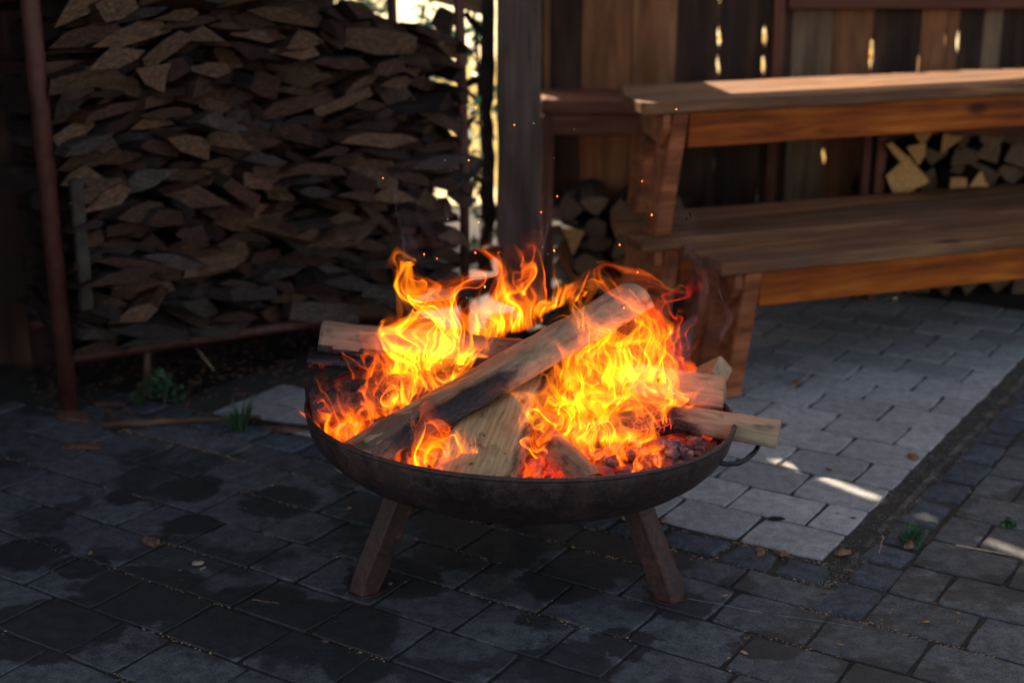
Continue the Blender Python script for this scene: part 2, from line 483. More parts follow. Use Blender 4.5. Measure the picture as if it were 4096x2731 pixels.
M['leaf_dry'] = plain('dry_leaf', (0.22, 0.10, 0.05), 0.7, 0.5)
M['leaf_yellow'] = plain('yellow_leaf', (0.62, 0.42, 0.10), 0.6, 0.3, 0.5)
M['crumb'] = plain('sawdust_crumb', (0.30, 0.17, 0.08), 0.9, 0.6)
M['chip_bark'] = plain('bark_chip', (0.11, 0.05, 0.028), 0.85, 0.6, scale=90)
M['chip_pale'] = plain('pale_wood_chip', (0.40, 0.27, 0.16), 0.8, 0.4, scale=60)
M['ash_white'] = plain('white_ash', (0.6, 0.6, 0.62), 0.9, 0.2)
M['grit'] = plain('dark_grit', (0.13, 0.105, 0.085), 0.9, 0.8, scale=15)
M['house'] = plain('grey_house_wall', (0.16, 0.15, 0.14), 0.9, 0.1, scale=3)

# ------------------------------------------------------------------ ground sheets
def grid_sheet(name, x0, x1, y0, y1, z, mat, nx=2, ny=2):
    V = [(x0 + (x1 - x0) * i / nx, y0 + (y1 - y0) * j / ny, z) for j in range(ny + 1) for i in range(nx + 1)]
    F = [(j * (nx + 1) + i, j * (nx + 1) + i + 1, (j + 1) * (nx + 1) + i + 1, (j + 1) * (nx + 1) + i) for j in range(ny) for i in range(nx)]
    return link(name, mesh(name, V, F), mat)
tag(grid_sheet('ground', -300, 300, -300, 600, -0.045, M['soil']), 'dark bare soil under the yard, showing below the firewood rack', None, None, 'structure')
tag(grid_sheet('field', -60, 60, 7.0, 120, -0.03, M['field']), 'sunlit pale dry field glimpsed through the gaps behind the yard', None, None, 'structure')

# paving frame: e_v runs up-right away from the camera, e_u runs up-left
AV = R(57.5)
EV = Vector((math.cos(AV), math.sin(AV), 0)); EU = Vector((-math.sin(AV), math.cos(AV), 0))
def uvp(u, v, z=0.0): return EU * u + EV * v + Vector((0, 0, z))
PV, PL = 0.1555, 0.2
J = 0.0032   # half joint

def quad_sheet(name, u0, u1, v0, v1, z, mat):
    me = mesh(name, [uvp(u0, v0, z), uvp(u0, v1, z), uvp(u1, v1, z), uvp(u1, v0, z)], [(0, 1, 2, 3)])
    if me.polygons[0].normal.z < 0: me.flip_normals()
    return link(name, me, mat)

def stone_mesh(w, d, h=0.05, seed=0, per=4, rough=0.0020, round_=0.0025, dome=0.0):
    """paving stone centred on the origin, top at z=0; w along local X, d along local Y"""
    rr = random.Random(seed)
    base = []
    cx, cy = w / 2, d / 2
    c = min(w, d) * 0.03
    corners = [(-cx, -cy), (cx, -cy), (cx, cy), (-cx, cy)]
    for k in range(4):
        a = corners[k]; b2 = corners[(k + 1) % 4]
        for i in range(per):
            t = (i + 0.0) / per
            x = a[0] + (b2[0] - a[0]) * t; y = a[1] + (b2[1] - a[1]) * t
            if i == 0:
                q = 1 - c / math.hypot(x, y) * 0.9
                x *= q; y *= q
            base.append((x + rr.uniform(-rough, rough), y + rr.uniform(-rough, rough)))
    n = len(base)
    V, F = [], []
    def ring(s, z):
        for (x, y) in base:
            L = math.hypot(x, y)
            V.append((x * (1 - s / L), y * (1 - s / L), z + (rr.uniform(-0.0004, 0.0004) if s else 0)))
    ring(0, -h); ring(0, -round_); ring(round_, 0.0)
    for i in range(2):
        for k in range(n):
            F.append((i * n + k, i * n + (k + 1) % n, (i + 1) * n + (k + 1) % n, (i + 1) * n + k))
    if dome:
        V.append((0, 0, dome))
        for k in range(n): F.append((2 * n + k, 2 * n + (k + 1) % n, 3 * n))
    else:
        F.append(tuple(range(2 * n, 3 * n)))
    return mesh('paving_stone', V, F)

pavement = quad_sheet('pavement', -1.2, 5.2, 0.6, 2.72, -0.0050, M['joint'])
pav2 = None
tag(pavement, 'dark grey concrete block pavement with soot blotches around the fire bowl', None, None, 'structure')
light_pave = quad_sheet('light_pavement', 0.90, 2.9, 2.722, 5.4, -0.0040, M['joint'])
tag(light_pave, 'pale grey block pavement leading under the benches', None, None, 'structure')
right_pave = quad_sheet('side_pavement', -1.2, 0.885, 2.722, 5.0, -0.0046, M['joint'])
tag(right_pave, 'dark block pavement to the right beyond the gravel strip', None, None, 'structure')

protos = {}
def place_stone(parent, mat, u, v, lw, ld, key, name='paving_stone', zj=0.0013, tilt=0.007, dome=0.0, rot=0.0, rough=0.0020, rnd=0.0025):
    k = (key, round(lw, 3), round(ld, 3), random.randrange(6))
    if k not in protos:
        me = stone_mesh(lw, ld, 0.05, hash(k) % 9999, 3 if name == 'paving_stone' else 3, rough, rnd, dome)
        me.materials.append(mat)
        protos[k] = me
    o = bpy.data.objects.new(name, protos[k])
    COL.objects.link(o)
    o.parent = parent
    p = uvp(u, v, random.uniform(-zj, zj))
    o.location = p
    flip = math.pi if random.random() < 0.5 else 0.0
    o.rotation_euler = (random.uniform(-tilt, tilt), random.uniform(-tilt, tilt), AV + math.pi / 2 + rot + flip)
    return o

def vis_ground(p, m=0.25):
    """is a ground point within the camera's picture plus a margin"""
    y = p.y
    zc = y * math.cos(R(16.42)) + 1.32 * math.sin(R(16.42))
    if zc < 0.3: return False
    x2 = 1420 * p.x / zc
    yy = -(y * math.sin(R(16.42)) - 1.32 * math.cos(R(16.42))) / zc * 1420
    return abs(x2) < 512 + m * 500 and yy < 341 + m * 500

far_parts = {'dark': [], 'light': [], 'side': []}
def far_stone(kind, u, v, lw, ld, seed):
    me = stone_mesh(lw, ld, 0.03, seed, 2)
    Mx = Matrix.Translation(uvp(u, v, 0.0)) @ Matrix.Rotation(AV + math.pi / 2, 4, 'Z')
    V = [tuple(Mx @ x.co) for x in me.vertices]; F = [tuple(p.vertices) for p in me.polygons]
    bpy.data.meshes.remove(me)
    far_parts[kind].append((V, F))

def lay(parent, mat, key, u0, u1, v0, row_d, nrows, off, kind, start_row=0):
    n = 0
    for r_ in range(nrows):
        v = v0 + (r_ + 0.5) * row_d
        u = u0 + (off if (r_ + start_row) % 2 else 0.0)
        cuts = []
        if (r_ + start_row) % 2 and off > 0.02:
            cuts.append((u0, off))
        while u < u1 - 0.03:
            L = PL
            if key == 'dark' and random.random() < 0.16: L = PL * 2 / 3
            if u + L > u1: L = u1 - u
            cuts.append((u, L)); u += L
        for (ua, L) in cuts:
            if L < 0.03: continue
            uc = ua + L / 2
            P = uvp(uc, v)
            if vis_ground(P, 0.12):
                place_stone(parent, mat, uc + random.uniform(-0.001, 0.001), v + random.uniform(-0.001, 0.001), L - 2 * J, row_d - 2 * J, key)
                n += 1
            elif vis_ground(P, 1.1):
                far_stone(kind, uc, v, L - 2 * J, row_d - 2 * J, n)
    return n
n1 = lay(pavement, M['paver_dark'], 'dark', -0.73, 3.3, 2.50 - PV * 9, PV, 9, 0.1, 'dark', 1)
n1 += lay(pavement, M['paver_dark'], 'darkthin', 0.86, 3.2, 2.50, 0.105, 1, 0.0, 'dark')
n2 = lay(light_pave, M['paver_light'], 'light', 0.943, 2.75, 2.727, 0.157, 2, 0.1, 'light', 0)
n2 += lay(light_pave, M['paver_light'], 'light', 0.943, 2.04, 2.727 + 0.157 * 2, 0.157, 13, 0.1, 'light', 0)
n3 = lay(right_pave, M['paver_dark'], 'side', -0.62, 0.78, 2.50, PV, 15, 0.1, 'side', 0)
for kind, par, mt in (('dark', pavement, M['paver_dark']), ('light', light_pave, M['paver_light']), ('side', right_pave, M['paver_dark'])):
    if far_parts[kind]:
        V, F = join_vf(far_parts[kind])
        o = link('outer_paving_stones', mesh('outer_paving_stones', V, F), mt, par)
        o['kind'] = 'stuff'

# cobble border: an irregular line of setts in front of and beside the light paving
border = quad_sheet('cobble_border', -0.0 + 0.775, 0.935, 2.5, 5.0, -0.0068, M['gravel_bed'])
tag(border, 'border of rough blue grey cobbles around the pale paving, with a gravel joint', None, None, 'structure')
u = 0.90
while u < 3.0:
    L = random.uniform(0.10, 0.19)
    place_stone(border, M['cobble'], u + L / 2, 2.662 + random.uniform(-0.006, 0.006), L - 0.012, random.uniform(0.088, 0.105), 'cob%d' % int(L * 100), 'cobblestone', 0.003, 0.02, 0.004, random.uniform(-0.05, 0.05), 0.005, 0.009)
    u += L
v = 2.50
while v < 4.6:
    L = random.uniform(0.10, 0.17)
    place_stone(border, M['cobble'], 0.828 + random.uniform(-0.004, 0.004), v + L / 2, random.uniform(0.085, 0.10), L - 0.012, 'cob%d' % int(L * 100), 'cobblestone', 0.003, 0.02, 0.004, random.uniform(-0.06, 0.06), 0.005, 0.009)
    v += L

# loose bits: crumbs of sawdust along the joints, grit in the gravel strip
def bits(name, pts, mat, smin, smax, label, flat=0.5, kind='stuff'):
    V, F = [], []
    for (x, y, z) in pts:
        s = random.uniform(smin, smax)
        a = random.uniform(0, 6.28)
        o = len(V)
        for k in range(4):
            t = a + k * math.pi / 2 + random.uniform(-0.4, 0.4)
            rr = s * random.uniform(0.5, 1.0)
            V.append((x + math.cos(t) * rr, y + math.sin(t) * rr * 0.8, z))
        V.append((x, y, z + s * flat))
        for k in range(4): F.append((o + k, o + (k + 1) % 4, o + 4))
    o = link(name, mesh(name, V, F), mat)
    tag(o, label, None, None, kind)
    return o
P_ = []
for i in range(9000):
    row = random.randrange(-3, 10)
    v = 2.50 - row * PV if row >= 0 else random.choice([2.50, 2.605, 2.717])
    u = random.uniform(0.3, 3.2)
    if random.random() < 0.35:
        u = 0.943 + 0.1 * random.randrange(-5, 22); v += random.uniform(0, PV)
    if mnoise.noise(Vector((u * 3.3, v * 3.3, 2))) < 0.0 : continue
    p = uvp(u + random.gauss(0, 0.004), v + random.gauss(0, 0.004))
    if vis_ground(p, 0.1): P_.append((p.x, p.y, -0.002))
bits('sawdust_crumbs', P_, M['crumb'], 0.0012, 0.0048, 'orange brown crumbs of sawdust and bark caught along the paver joints')
P_ = []
for i in range(2600):
    p = Vector((random.uniform(-1.6, 1.4), random.uniform(2.1, 3.4), 0))
    if mnoise.noise(Vector((p.x * 1.7, p.y * 1.7, 9))) < -0.05: continue
    P_.append((p.x, p.y, 0.0005))
bits('pale_specks', P_, M['chip_pale'], 0.0005, 0.0015, 'tiny pale specks of sand and wood dust strewn over the dark pavers')
P_ = []
for i in range(9000):
    u = random.uniform(0.86, 0.945); v = random.uniform(2.45, 4.8)
    P_.append(tuple(uvp(u, v, -0.006)))
for i in range(1500):
    P_.append(tuple(uvp(random.uniform(0.9, 2.9), random.gauss(2.722, 0.008), -0.006)))
bits('gravel_joint', P_, M['grit'], 0.002, 0.006, 'dark gritty gravel filling the joint beside the pale paving', 0.7)

# ------------------------------------------------------------------ fence, plus unseen walls and roof added to shade the yard
def plank_vf(x0, x1, z0, z1, th, seed, wob=0.003, notches=(), segs=26):
    """vertical board in local frame: width along Y, length along X (=up); edges ragged, notches = (side, zc, half, depth)"""
    V, F = [], []
    n = segs
    for i in range(n + 1):
        z = z0 + (z1 - z0) * i / n
        a = x0 + wob * nz((z * 3, seed, 0)); b_ = x1 + wob * nz((z * 3, seed, 7))
        for (side, zc, half, dep) in notches:
            t = max(0.0, 1 - ((z - zc) / half) ** 2) if abs(z - zc) < half else 0.0
            if side < 0: a += dep * min(1, t * 2.5)
            else: b_ -= dep * min(1, t * 2.5)
        for (yy, tt) in ((a, 0.0), (b_, 0.0), (b_, th), (a, th)):
            V.append((z, yy, tt))
    for i in range(n):
        for k in range(4):
            F.append((i * 4 + k, i * 4 + (k + 1) % 4, (i + 1) * 4 + (k + 1) % 4, (i + 1) * 4 + k))
    F.append((3, 2, 1, 0)); F.append(tuple(n * 4 + k for k in range(4)))
    return V, F

# fence / barn wall: boards stand in the plane y = 5.5, local X is up, local Y is +x world, thickness towards the camera
FY = 5.5
def fence_basis():
    # columns: local X -> world Z, local Y -> world X, local Z -> world -Y
    return Matrix(((0, 1, 0, 0), (0, 0, -1, FY), (1, 0, 0, 0), (0, 0, 0, 1)))
fence = empty('plank_fence', (0.1, FY, 0))
tag(fence, 'tall wall of vertical weathered boards behind the benches, daylight showing through its slits', 'fence')
FB = fence_basis()
def fence_board(x0, x1, z0, z1, mat, notches=(), off=0.0, th=0.022, name='board', lab=None, segs=40):
    V, F = plank_vf(x0, x1, z0, z1, th, x0 * 13.1 + z0, 0.003, notches, segs)
    me = mesh(name, V, F)
    # recalc orientation
    bm = bmesh.new(); bm.from_mesh(me); bmesh.ops.recalc_face_normals(bm, faces=bm.faces); bm.to_mesh(me); bm.free()
    o = link(name, me, mat, fence)
    o.matrix_parent_inverse = Matrix.Identity(4)
    o.matrix_local = Matrix.Translation((-0.1, -FY, 0)) @ Matrix.Translation((0, -off, 0)) @ FB
    if lab: o['label'] = lab
    return o
B = [  # x0, x1, material, notches(side, z, half, depth)
    (0.000, 0.118, 'plank_dark', ()),
    (0.120, 0.262, 'plank_dark', ()),
    (0.2645, 0.452, 'plank_brown', ()),
    (0.454, 0.622, 'plank_brown', ()),
    (0.6245, 0.784, 'plank_dark', ((1, 0.915, 0.033, 0.0072), (1, 0.805, 0.033, 0.0065), (1, 1.06, 0.029, 0.0043), (1, 0.43, 0.041, 0.0016), (1, 0.30, 0.041, 0.0016))),
    (0.785, 0.958, 'plank_dark', ((-1, 0.90, 0.025, 0.0086), (-1, 0.795, 0.025, 0.0079), (1, 0.912, 0.031, 0.0101), (1, 0.803, 0.030, 0.0086), (1, 0.30, 0.041, 0.0016))),
    (0.960, 1.060, 'plank_dark', ((-1, 0.910, 0.030, 0.0086), (-1, 0.800, 0.028, 0.0072))),
    (1.062, 1.208, 'plank_grey', ((1, 0.456, 0.023, 0.0086),)),
    (1.210, 1.364, 'plank_brown', ((-1, 0.86, 0.041, 0.0029), (-1, 0.450, 0.021, 0.0072), (1, 0.84, 0.054, 0.0072))),
    (1.366, 1.545, 'plank_dark', ((-1, 0.84, 0.054, 0.0058), (1, 0.80, 0.049, 0.0022))),
    (1.547, 1.640, 'plank_brown', ((-1, 0.80, 0.049, 0.0022), (1, 0.895, 0.037, 0.0043))),
    (1.642, 1.688, 'plank_brown', ((-1, 0.895, 0.037, 0.0022), (1, 0.89, 0.041, 0.0065))),
    (1.690, 1.780, 'plank_dark', ((-1, 0.89, 0.041, 0.0050),)),
    (1.782, 1.850, 'plank_grey', ()),
    (1.852, 2.010, 'plank_dark', ()),
    (2.012, 2.180, 'plank_brown', ((1, 0.7, 0.041, 0.0043),)),
    (2.182, 2.360, 'plank_dark', ()),
    (2.362, 2.520, 'plank_brown', ()),
    (2.522, 2.700, 'plank_dark', ()),
    (2.702, 2.880, 'plank_grey', ()),
]
for (a, b_, mt, nt_) in B:
    xm = (a + b_) / 2
    fence_board(a, b_, -0.06, 1.54 if xm < 0.267 else 1.575 - 0.278 * (xm - 0.267), M[mt], nt_, 0.0)  # tops slope out of view so sunlight reaches the upper bench

JO = sorted({round(b[1] + 0.001, 3) for b in B} | {0.0})
for jx in JO:  # strips added behind the joints to block daylight outside the slits
    win = []
    for (a, b_, mt, nt_) in B:
        for (sd, zc, hf, dp) in nt_:
            ex = a if sd < 0 else b_
            if abs(ex - jx) < 0.004: win.append((zc - hf, zc + hf))
    win.sort(); z = -0.06
    top = 1.5 if jx < 0.267 else 1.55 - 0.278 * (jx - 0.25)
    segs_ = []
    for (w0, w1) in win:
        if w0 > z + 0.01: segs_.append((z, w0))
        z = max(z, w1)
    segs_.append((z, top))
    for (z0_, z1_) in segs_:
        V, F = plank_vf(jx - 0.022, jx + 0.022, z0_, z1_, 0.012, jx * 7, 0.004, (), 10)
        me = mesh('light_block_strip', V, F); bm = bmesh.new(); bm.from_mesh(me); bmesh.ops.recalc_face_normals(bm, faces=bm.faces); bm.to_mesh(me); bm.free()
        o = link('light_block_strip', me, M['plank_dark'], fence)
        o.matrix_local = Matrix.Translation((-0.1, -FY, 0)) @ Matrix.Translation((0, 0.016, 0)) @ FB

def prism_xz(name, poly, y0, y1, mat, parent=None, inv=None):
    n = len(poly)
    V = [(x, y0, z) for x, z in poly] + [(x, y1, z) for x, z in poly]
    F = [tuple(range(n)), tuple(range(n, 2 * n))[::-1]]
    F += [(k, (k + 1) % n, n + (k + 1) % n, n + k) for k in range(n)]
    me = mesh(name, V, F)
    bm = bmesh.new(); bm.from_mesh(me); bmesh.ops.recalc_face_normals(bm, faces=bm.faces); bm.to_mesh(me); bm.free()
    o = link(name, me, mat, parent)
    if parent is not None:
        o.location = -Vector(parent.location)
    return o
# unseen wall added for shade; its opening and slit are shaped for sun patches
xs = lambda z: -0.26 + (z - 2.095) * 0.3486
a_, c_ = xs(2.03) - 0.024, xs(2.72) - 0.024
prism_xz('unseen_shade_wall', [(-7, 1.2), (a_, 1.2), (a_, 2.03), (c_, 2.72), (c_, 3.9), (-7, 3.9)], FY + 0.03, FY + 0.06, M['plank_dark'], fence)
prism_xz('unseen_shade_wall', [(a_ + 0.001, 1.2), (0.267, 1.2), (0.267, 1.60), (0.135, 2.02), (1.31, 1.60), (2.4, 1.10), (7, 1.10), (7, 3.9),
                        (c_ + 0.001, 3.9), (c_ + 0.001, 2.72), (c_ + 0.056, 2.72), (xs(2.44) + 0.032, 2.44), (xs(2.44) - 0.02, 2.435), (xs(2.41) - 0.02, 2.405), (xs(2.41) + 0.032, 2.41), (a_ + 0.056, 2.03), (a_ + 0.001, 2.03)],
         FY + 0.03, FY + 0.06, M['plank_dark'], fence)
def slit_bar(z0_, z1_):
    prism_xz('batten_or_light_bar', [(xs(z0_) - 0.06, z0_), (xs(z0_) + 0.09, z0_), (xs(z1_) + 0.09, z1_), (xs(z1_) - 0.06, z1_)], FY + 0.062, FY + 0.08, M['plank_dark'], fence)
for zz_ in ((2.00, 2.115), (2.385, 2.425), (2.50, 2.60)): slit_bar(*zz_)  # added bars that break the sun stripe into patches
# rails and upright battens on the camera side of the boards
def wbox(name, x0, x1, y0, y1, z0, z1, mat, parent=None, b=0.004, wob=0.0, axis='x', seed=1.0):
    """box in world coordinates whose grain (local X) runs along the given axis"""
    if axis == 'x':
        L, W, H_ = x1 - x0, y1 - y0, z1 - z0
        V, F = box_vf(0, L, 0, W, 0, H_, b, max(1, int(L / 0.12)), wob, seed)
        Mx = Matrix.Identity(4)
    else:
        L, W, H_ = z1 - z0, x1 - x0, y1 - y0
        V, F = box_vf(0, L, 0, W, 0, H_, b, max(1, int(L / 0.12)), wob, seed)
        Mx = Matrix(((0, 1, 0, 0), (0, 0, 1, 0), (1, 0, 0, 0), (0, 0, 0, 1)))
    o = link(name, mesh(name, V, F), mat, parent)
    base = Vector((x0, y0, z0)) - (Vector(parent.location) if parent is not None else Vector((0, 0, 0)))
    o.matrix_local = Matrix.Translation(base) @ Mx
    return o
wbox('batten_or_light_bar', 0.982, 1.022, FY - 0.062, FY - 0.024, 0.0, 1.35, M['rust_frame'], fence, axis='z', wob=0.003)
wbox('batten_or_light_bar', 0.118, 0.142, FY - 0.048, FY - 0.024, 0.0, 1.5, M['plank_brown'], fence, axis='z', wob=0.003, seed=4)
wbox('rail', 1.03, 3.0, FY - 0.075, FY - 0.024, 1.012, 1.075, M['rust_frame'], fence, wob=0.002)
roof = tag(prism_xz('unseen_shade_roof', [(-7, 2.95), (0.25, 2.95), (0.25, 2.99), (-7, 2.99)], 1.9, 5.2, M['plank_dark']), 'unseen dark board roof added high over the firewood rack to shade it', 'roof')  # roof added out of view to darken the woodpile
# dark board wall added at the left to cut light from that side
sw = empty('added_dark_wall', (-2.0, 3.4, 0))
tag(sw, 'nearly black board wall added left of the firewood rack to darken that side', 'wall')
for k in range(16):
    yy = 2.6 + k * 0.185
    o = wbox('board', -2.02, -2.0, yy, yy + 0.18, 0.0, 3.8, M['plank_dark'], sw, axis='z', wob=0.002, seed=k)
    o['label'] = None if False else 'dark board'
    del o['label']

# ------------------------------------------------------------------ big weathered post and ragged slab beside it
def rough_post(name, x0, x1, y0, y1, z0, z1, mat, seed, amp, label, cat):
    V, F = box_vf(0, z1 - z0, 0, x1 - x0, 0, y1 - y0, 0.008, 50, amp, seed)
    me = mesh(name, V, F, False)
    o = link(name, me, mat)
    o.matrix_world = Matrix.Translation((x0, y0, z0)) @ Matrix(((0, 1, 0, 0), (0, 0, 1, 0), (1, 0, 0, 0), (0, 0, 0, 1)))
    tag(o, label, cat)
    return o
rough_post('wooden_post', -0.052, 0.100, 4.86, 5.02, -0.02, 1.42, M['post'], 3.0, 0.006, 'thick weathered grey wooden post standing between the firewood rack and the board wall', 'post')
# live-edge slab left of the post, daylight on both of its ragged edges
def ragged_slab():
    n = 90; V, F = [], []
    for i in range(n + 1):
        z = 2.2 * i / n
        a = -0.112 + 0.014 * nz((z * 7, 0, 0), 1, 3) + 0.010 * nz((z * 19, 0, 0), 1, 5) + 0.018 * max(0, math.sin(z * 11 + 1)) * (0.5 + 0.5 * nz((z * 3, 1, 1)))
        b_ = -0.066 + 0.016 * nz((z * 12, 0, 0), 1, 13) + 0.010 * math.sin(z * 23) * max(0, math.sin(z * 5.0 + 0.6))
        lean = 0.006 * z
        for (xx, yy) in ((a + lean, 0), (b_ + lean, 0), (b_ + lean, 0.03), (a + lean, 0.03)):
            V.append((z, xx, yy))
    for i in range(n):
        for k in range(4): F.append((i * 4 + k, i * 4 + (k + 1) % 4, (i + 1) * 4 + (k + 1) % 4, (i + 1) * 4 + k))
    F.append((3, 2, 1, 0)); F.append(tuple(n * 4 + k for k in range(4)))
    o = link('ragged_slab', mesh('ragged_slab', V, F), M['bark'])
    o.matrix_world = Matrix.Translation((0, 4.93, -0.02)) @ Matrix(((0, 1, 0, 0), (0, 0, 1, 0), (1, 0, 0, 0), (0, 0, 0, 1)))
    tag(o, 'dark live-edge slab standing upright in the bright gap left of the thick post', 'plank')
ragged_slab()

# ------------------------------------------------------------------ firewood rack and pile
RO = Vector((-1.246, 3.78, 0)); RXD = Vector((0.857, 0.515, 0)).normalized(); RN = Vector((RXD.y, -RXD.x, 0))  # RN faces the camera
RM = Matrix(((RXD.x, -RN.x, 0, RO.x), (RXD.y, -RN.y, 0, RO.y), (0, 0, 1, 0), (0, 0, 0, 1)))  # local x along, y away from camera, z up
rack = empty('firewood_rack', RO); 
tag(rack, 'red rusty steel rack holding the dark woodpile, a pipe post at each end', 'rack')
def rack_tube(name, pts, r):
    V, F = tube_vf([RM @ Vector(p) - RO for p in pts], r, 16)
    return link(name, mesh(name, V, F, True), M['pole_rust'], rack)
rack_tube('pole', [(0.0, 0, -0.03), (-0.003, 0, 1.0), (-0.006, 0, 2.2)], 0.0255)
rack_tube('pole', [(1.283, 0.015, -0.02), (1.279, 0.0, 0.6), (1.262, 0, 1.2), (1.255, 0, 2.2)], 0.0165)
rack_tube('pole', [(1.28, 0.45, -0.02), (1.26, 0.45, 1.1)], 0.0165)
rack_tube('leg', [(0.235, 0.05, -0.02), (0.25, 0.05, 0.16)], 0.0125)
rack_tube('leg', [(0.80, 0.05, -0.02), (0.80, 0.05, 0.16)], 0.0125)
rack_tube('bottom_rail', [(0.0, 0.005, 0.155), (1.28, 0.005, 0.150)], 0.016)
rack_tube('bottom_rail', [(0.0, 0.40, 0.155), (1.28, 0.40, 0.150)], 0.016)

# prototypes of split pieces: profile in local Y,Z, length along local X
def profile(kind, rr):
    if kind == 'slab':      # thin lens, bark side round, thick end left or right
        n = 6; P = []; sk_ = rr.uniform(0.6, 1.6)
        for k in range(n + 1):
            t = k / n; P.append((t - 0.5, 0.5 * math.sin(math.pi * t ** sk_) ** 0.8 * rr.uniform(0.8, 1.15)))
        P.append((0.12, -0.30 * rr.uniform(0.3, 1.2))); P.append((-0.2, -0.35 * rr.uniform(0.3, 1.2)))
    elif kind == 'wedge':
        P = [(-0.5, -0.4 * rr.uniform(0.6, 1)), (-0.38, 0.25), (-0.1, 0.5), (0.22, 0.36), (0.5, -0.28), (0.1, -0.5)]
    elif kind == 'block':
        P = [(-0.5, -0.44), (-0.46, 0.40), (-0.05, 0.5), (0.46, 0.42), (0.5, -0.34), (0.05, -0.5)]
    elif kind == 'tri':
        P = [(-0.5, -0.40), (-0.2, 0.15), (0.02, 0.5), (0.28, 0.1), (0.5, -0.42), (0.0, -0.5)]
    elif kind == 'quarter':
        P = [(0.0, -0.5), (-0.5, 0.1), (-0.36, 0.34), (0.0, 0.5), (0.36, 0.34), (0.5, 0.1)]
    P = [(y + rr.uniform(-0.06, 0.06), z + rr.uniform(-0.10, 0.10)) for y, z in P]
    c = sum(p[0] for p in P) / len(P), sum(p[1] for p in P) / len(P)
    P.sort(key=lambda p: math.atan2(p[1] - c[1], p[0] - c[0]))
    return P

def split_mesh(kind, seed, name='split_log', secs=3, side=0, end=1):
    """unit piece: X from 0 (end facing the viewer) to 1, profile in YZ; two material slots: sides, ends"""
    rr = random.Random(seed)
    P = profile(kind, rr)
    n = len(P); V, F, FM = [], [], []
    bend = rr.uniform(-0.12, 0.12); tw = rr.uniform(-0.15, 0.15)
    sk = rr.uniform(-0.05, 0.05), rr.uniform(-0.04, 0.04)
    for i in range(secs):
        t = i / (secs - 1)
        s = 1 - 0.12 * abs(t - 0.4) + rr.uniform(-0.06, 0.06)
        a = tw * t
        for (y, z) in P:
            yy, zz = y * s, z * s
            x = t + (sk[0] * y + sk[1] * z if i in (0, secs - 1) else 0)
            V.append((x, yy * math.cos(a) - zz * math.sin(a) + bend * t * (1 - t), yy * math.sin(a) + zz * math.cos(a) + bend * 0.6 * t * (1 - t)))
    for i in range(secs - 1):
        for k in range(n):
            F.append((i * n + k, (i + 1) * n + k, (i + 1) * n + (k + 1) % n, i * n + (k + 1) % n)); FM.append(side)
    F.append(tuple(range(n))); FM.append(end)
    F.append(tuple(range((secs - 1) * n, secs * n))[::-1]); FM.append(end)
    me = mesh(name, V, F, False, FM)
    bm = bmesh.new(); bm.from_mesh(me); bmesh.ops.recalc_face_normals(bm, faces=bm.faces); bm.to_mesh(me); bm.free()
    return me

SH = {'brown': ('slab_brown', 'slab_tan', 'brown'), 'grey': ('slab_grey', 'slab_grey', 'grey'), 'red': ('slab_red', 'slab_brown', 'reddish'), 'bark': ('bark', 'slab_brown', 'dark'), 'tan': ('slab_tan', 'slab_tan', 'tan')}
WORDK = {'slab': 'slab', 'wedge': 'wedge', 'block': 'block', 'tri': 'split piece', 'quarter': 'quarter log'}
pm = {}
for kd in ('slab', 'wedge', 'block', 'tri', 'quarter'):
    for sh, (ms, me_, _) in SH.items():
        for q in range(2):
            me = split_mesh(kd, hash((len(pm), 5)) % 9973)
            me.materials.append(M[ms]); me.materials.append(M[me_])
            pm[(kd, sh, q)] = me
ORD = ['zeroth', 'first', 'second', 'third', 'fourth', 'fifth', 'sixth', 'seventh', 'eighth', 'ninth', 'tenth', 'eleventh', 'twelfth', 'thirteenth', 'fourteenth', 'fifteenth',
       'sixteenth', 'seventeenth', 'eighteenth', 'nineteenth', 'twentieth', 'twenty-first', 'twenty-second', 'twenty-third', 'twenty-fourth', 'twenty-fifth',
       'twenty-sixth', 'twenty-seventh', 'twenty-eighth', 'twenty-ninth', 'thirtieth', 'thirty-first', 'thirty-second', 'thirty-third', 'thirty-fourth', 'thirty-fifth', 'thirty-sixth', 'thirty-seventh', 'thirty-eighth', 'thirty-ninth', 'fortieth']

def place_split(kd, sh, q, Mx, yaw, roll, pitch, L, W, H_, pos, label, group, cat='firewood', name='split_log', meshes=pm):
    o = bpy.data.objects.new(name, meshes[(kd, sh, q)])
    COL.objects.link(o)
    # local X of the piece points away from the viewer (local y of the pile frame)
    base = Mx @ Matrix.Translation(pos) @ Matrix.Rotation(math.pi / 2 + yaw, 4, 'Z') @ Matrix.Rotation(pitch, 4, 'Y') @ Matrix.Rotation(roll, 4, 'X')
    o.matrix_world = base @ Matrix.Diagonal((L, W, H_, 1))
    tag(o, label, cat, group)
    return o

PILE = []
HM = np.full(131, 0.168)     # heights along the rack, 1 cm steps
def top_limit(x):
    return 1.24 if x < 0.62 else (1.24 - (x - 0.62) * 0.65 if x < 0.82 else 1.11 - (x - 0.82) * 0.22)
counts = {}
npile = 0
layer = 0
rp = random.Random(21)
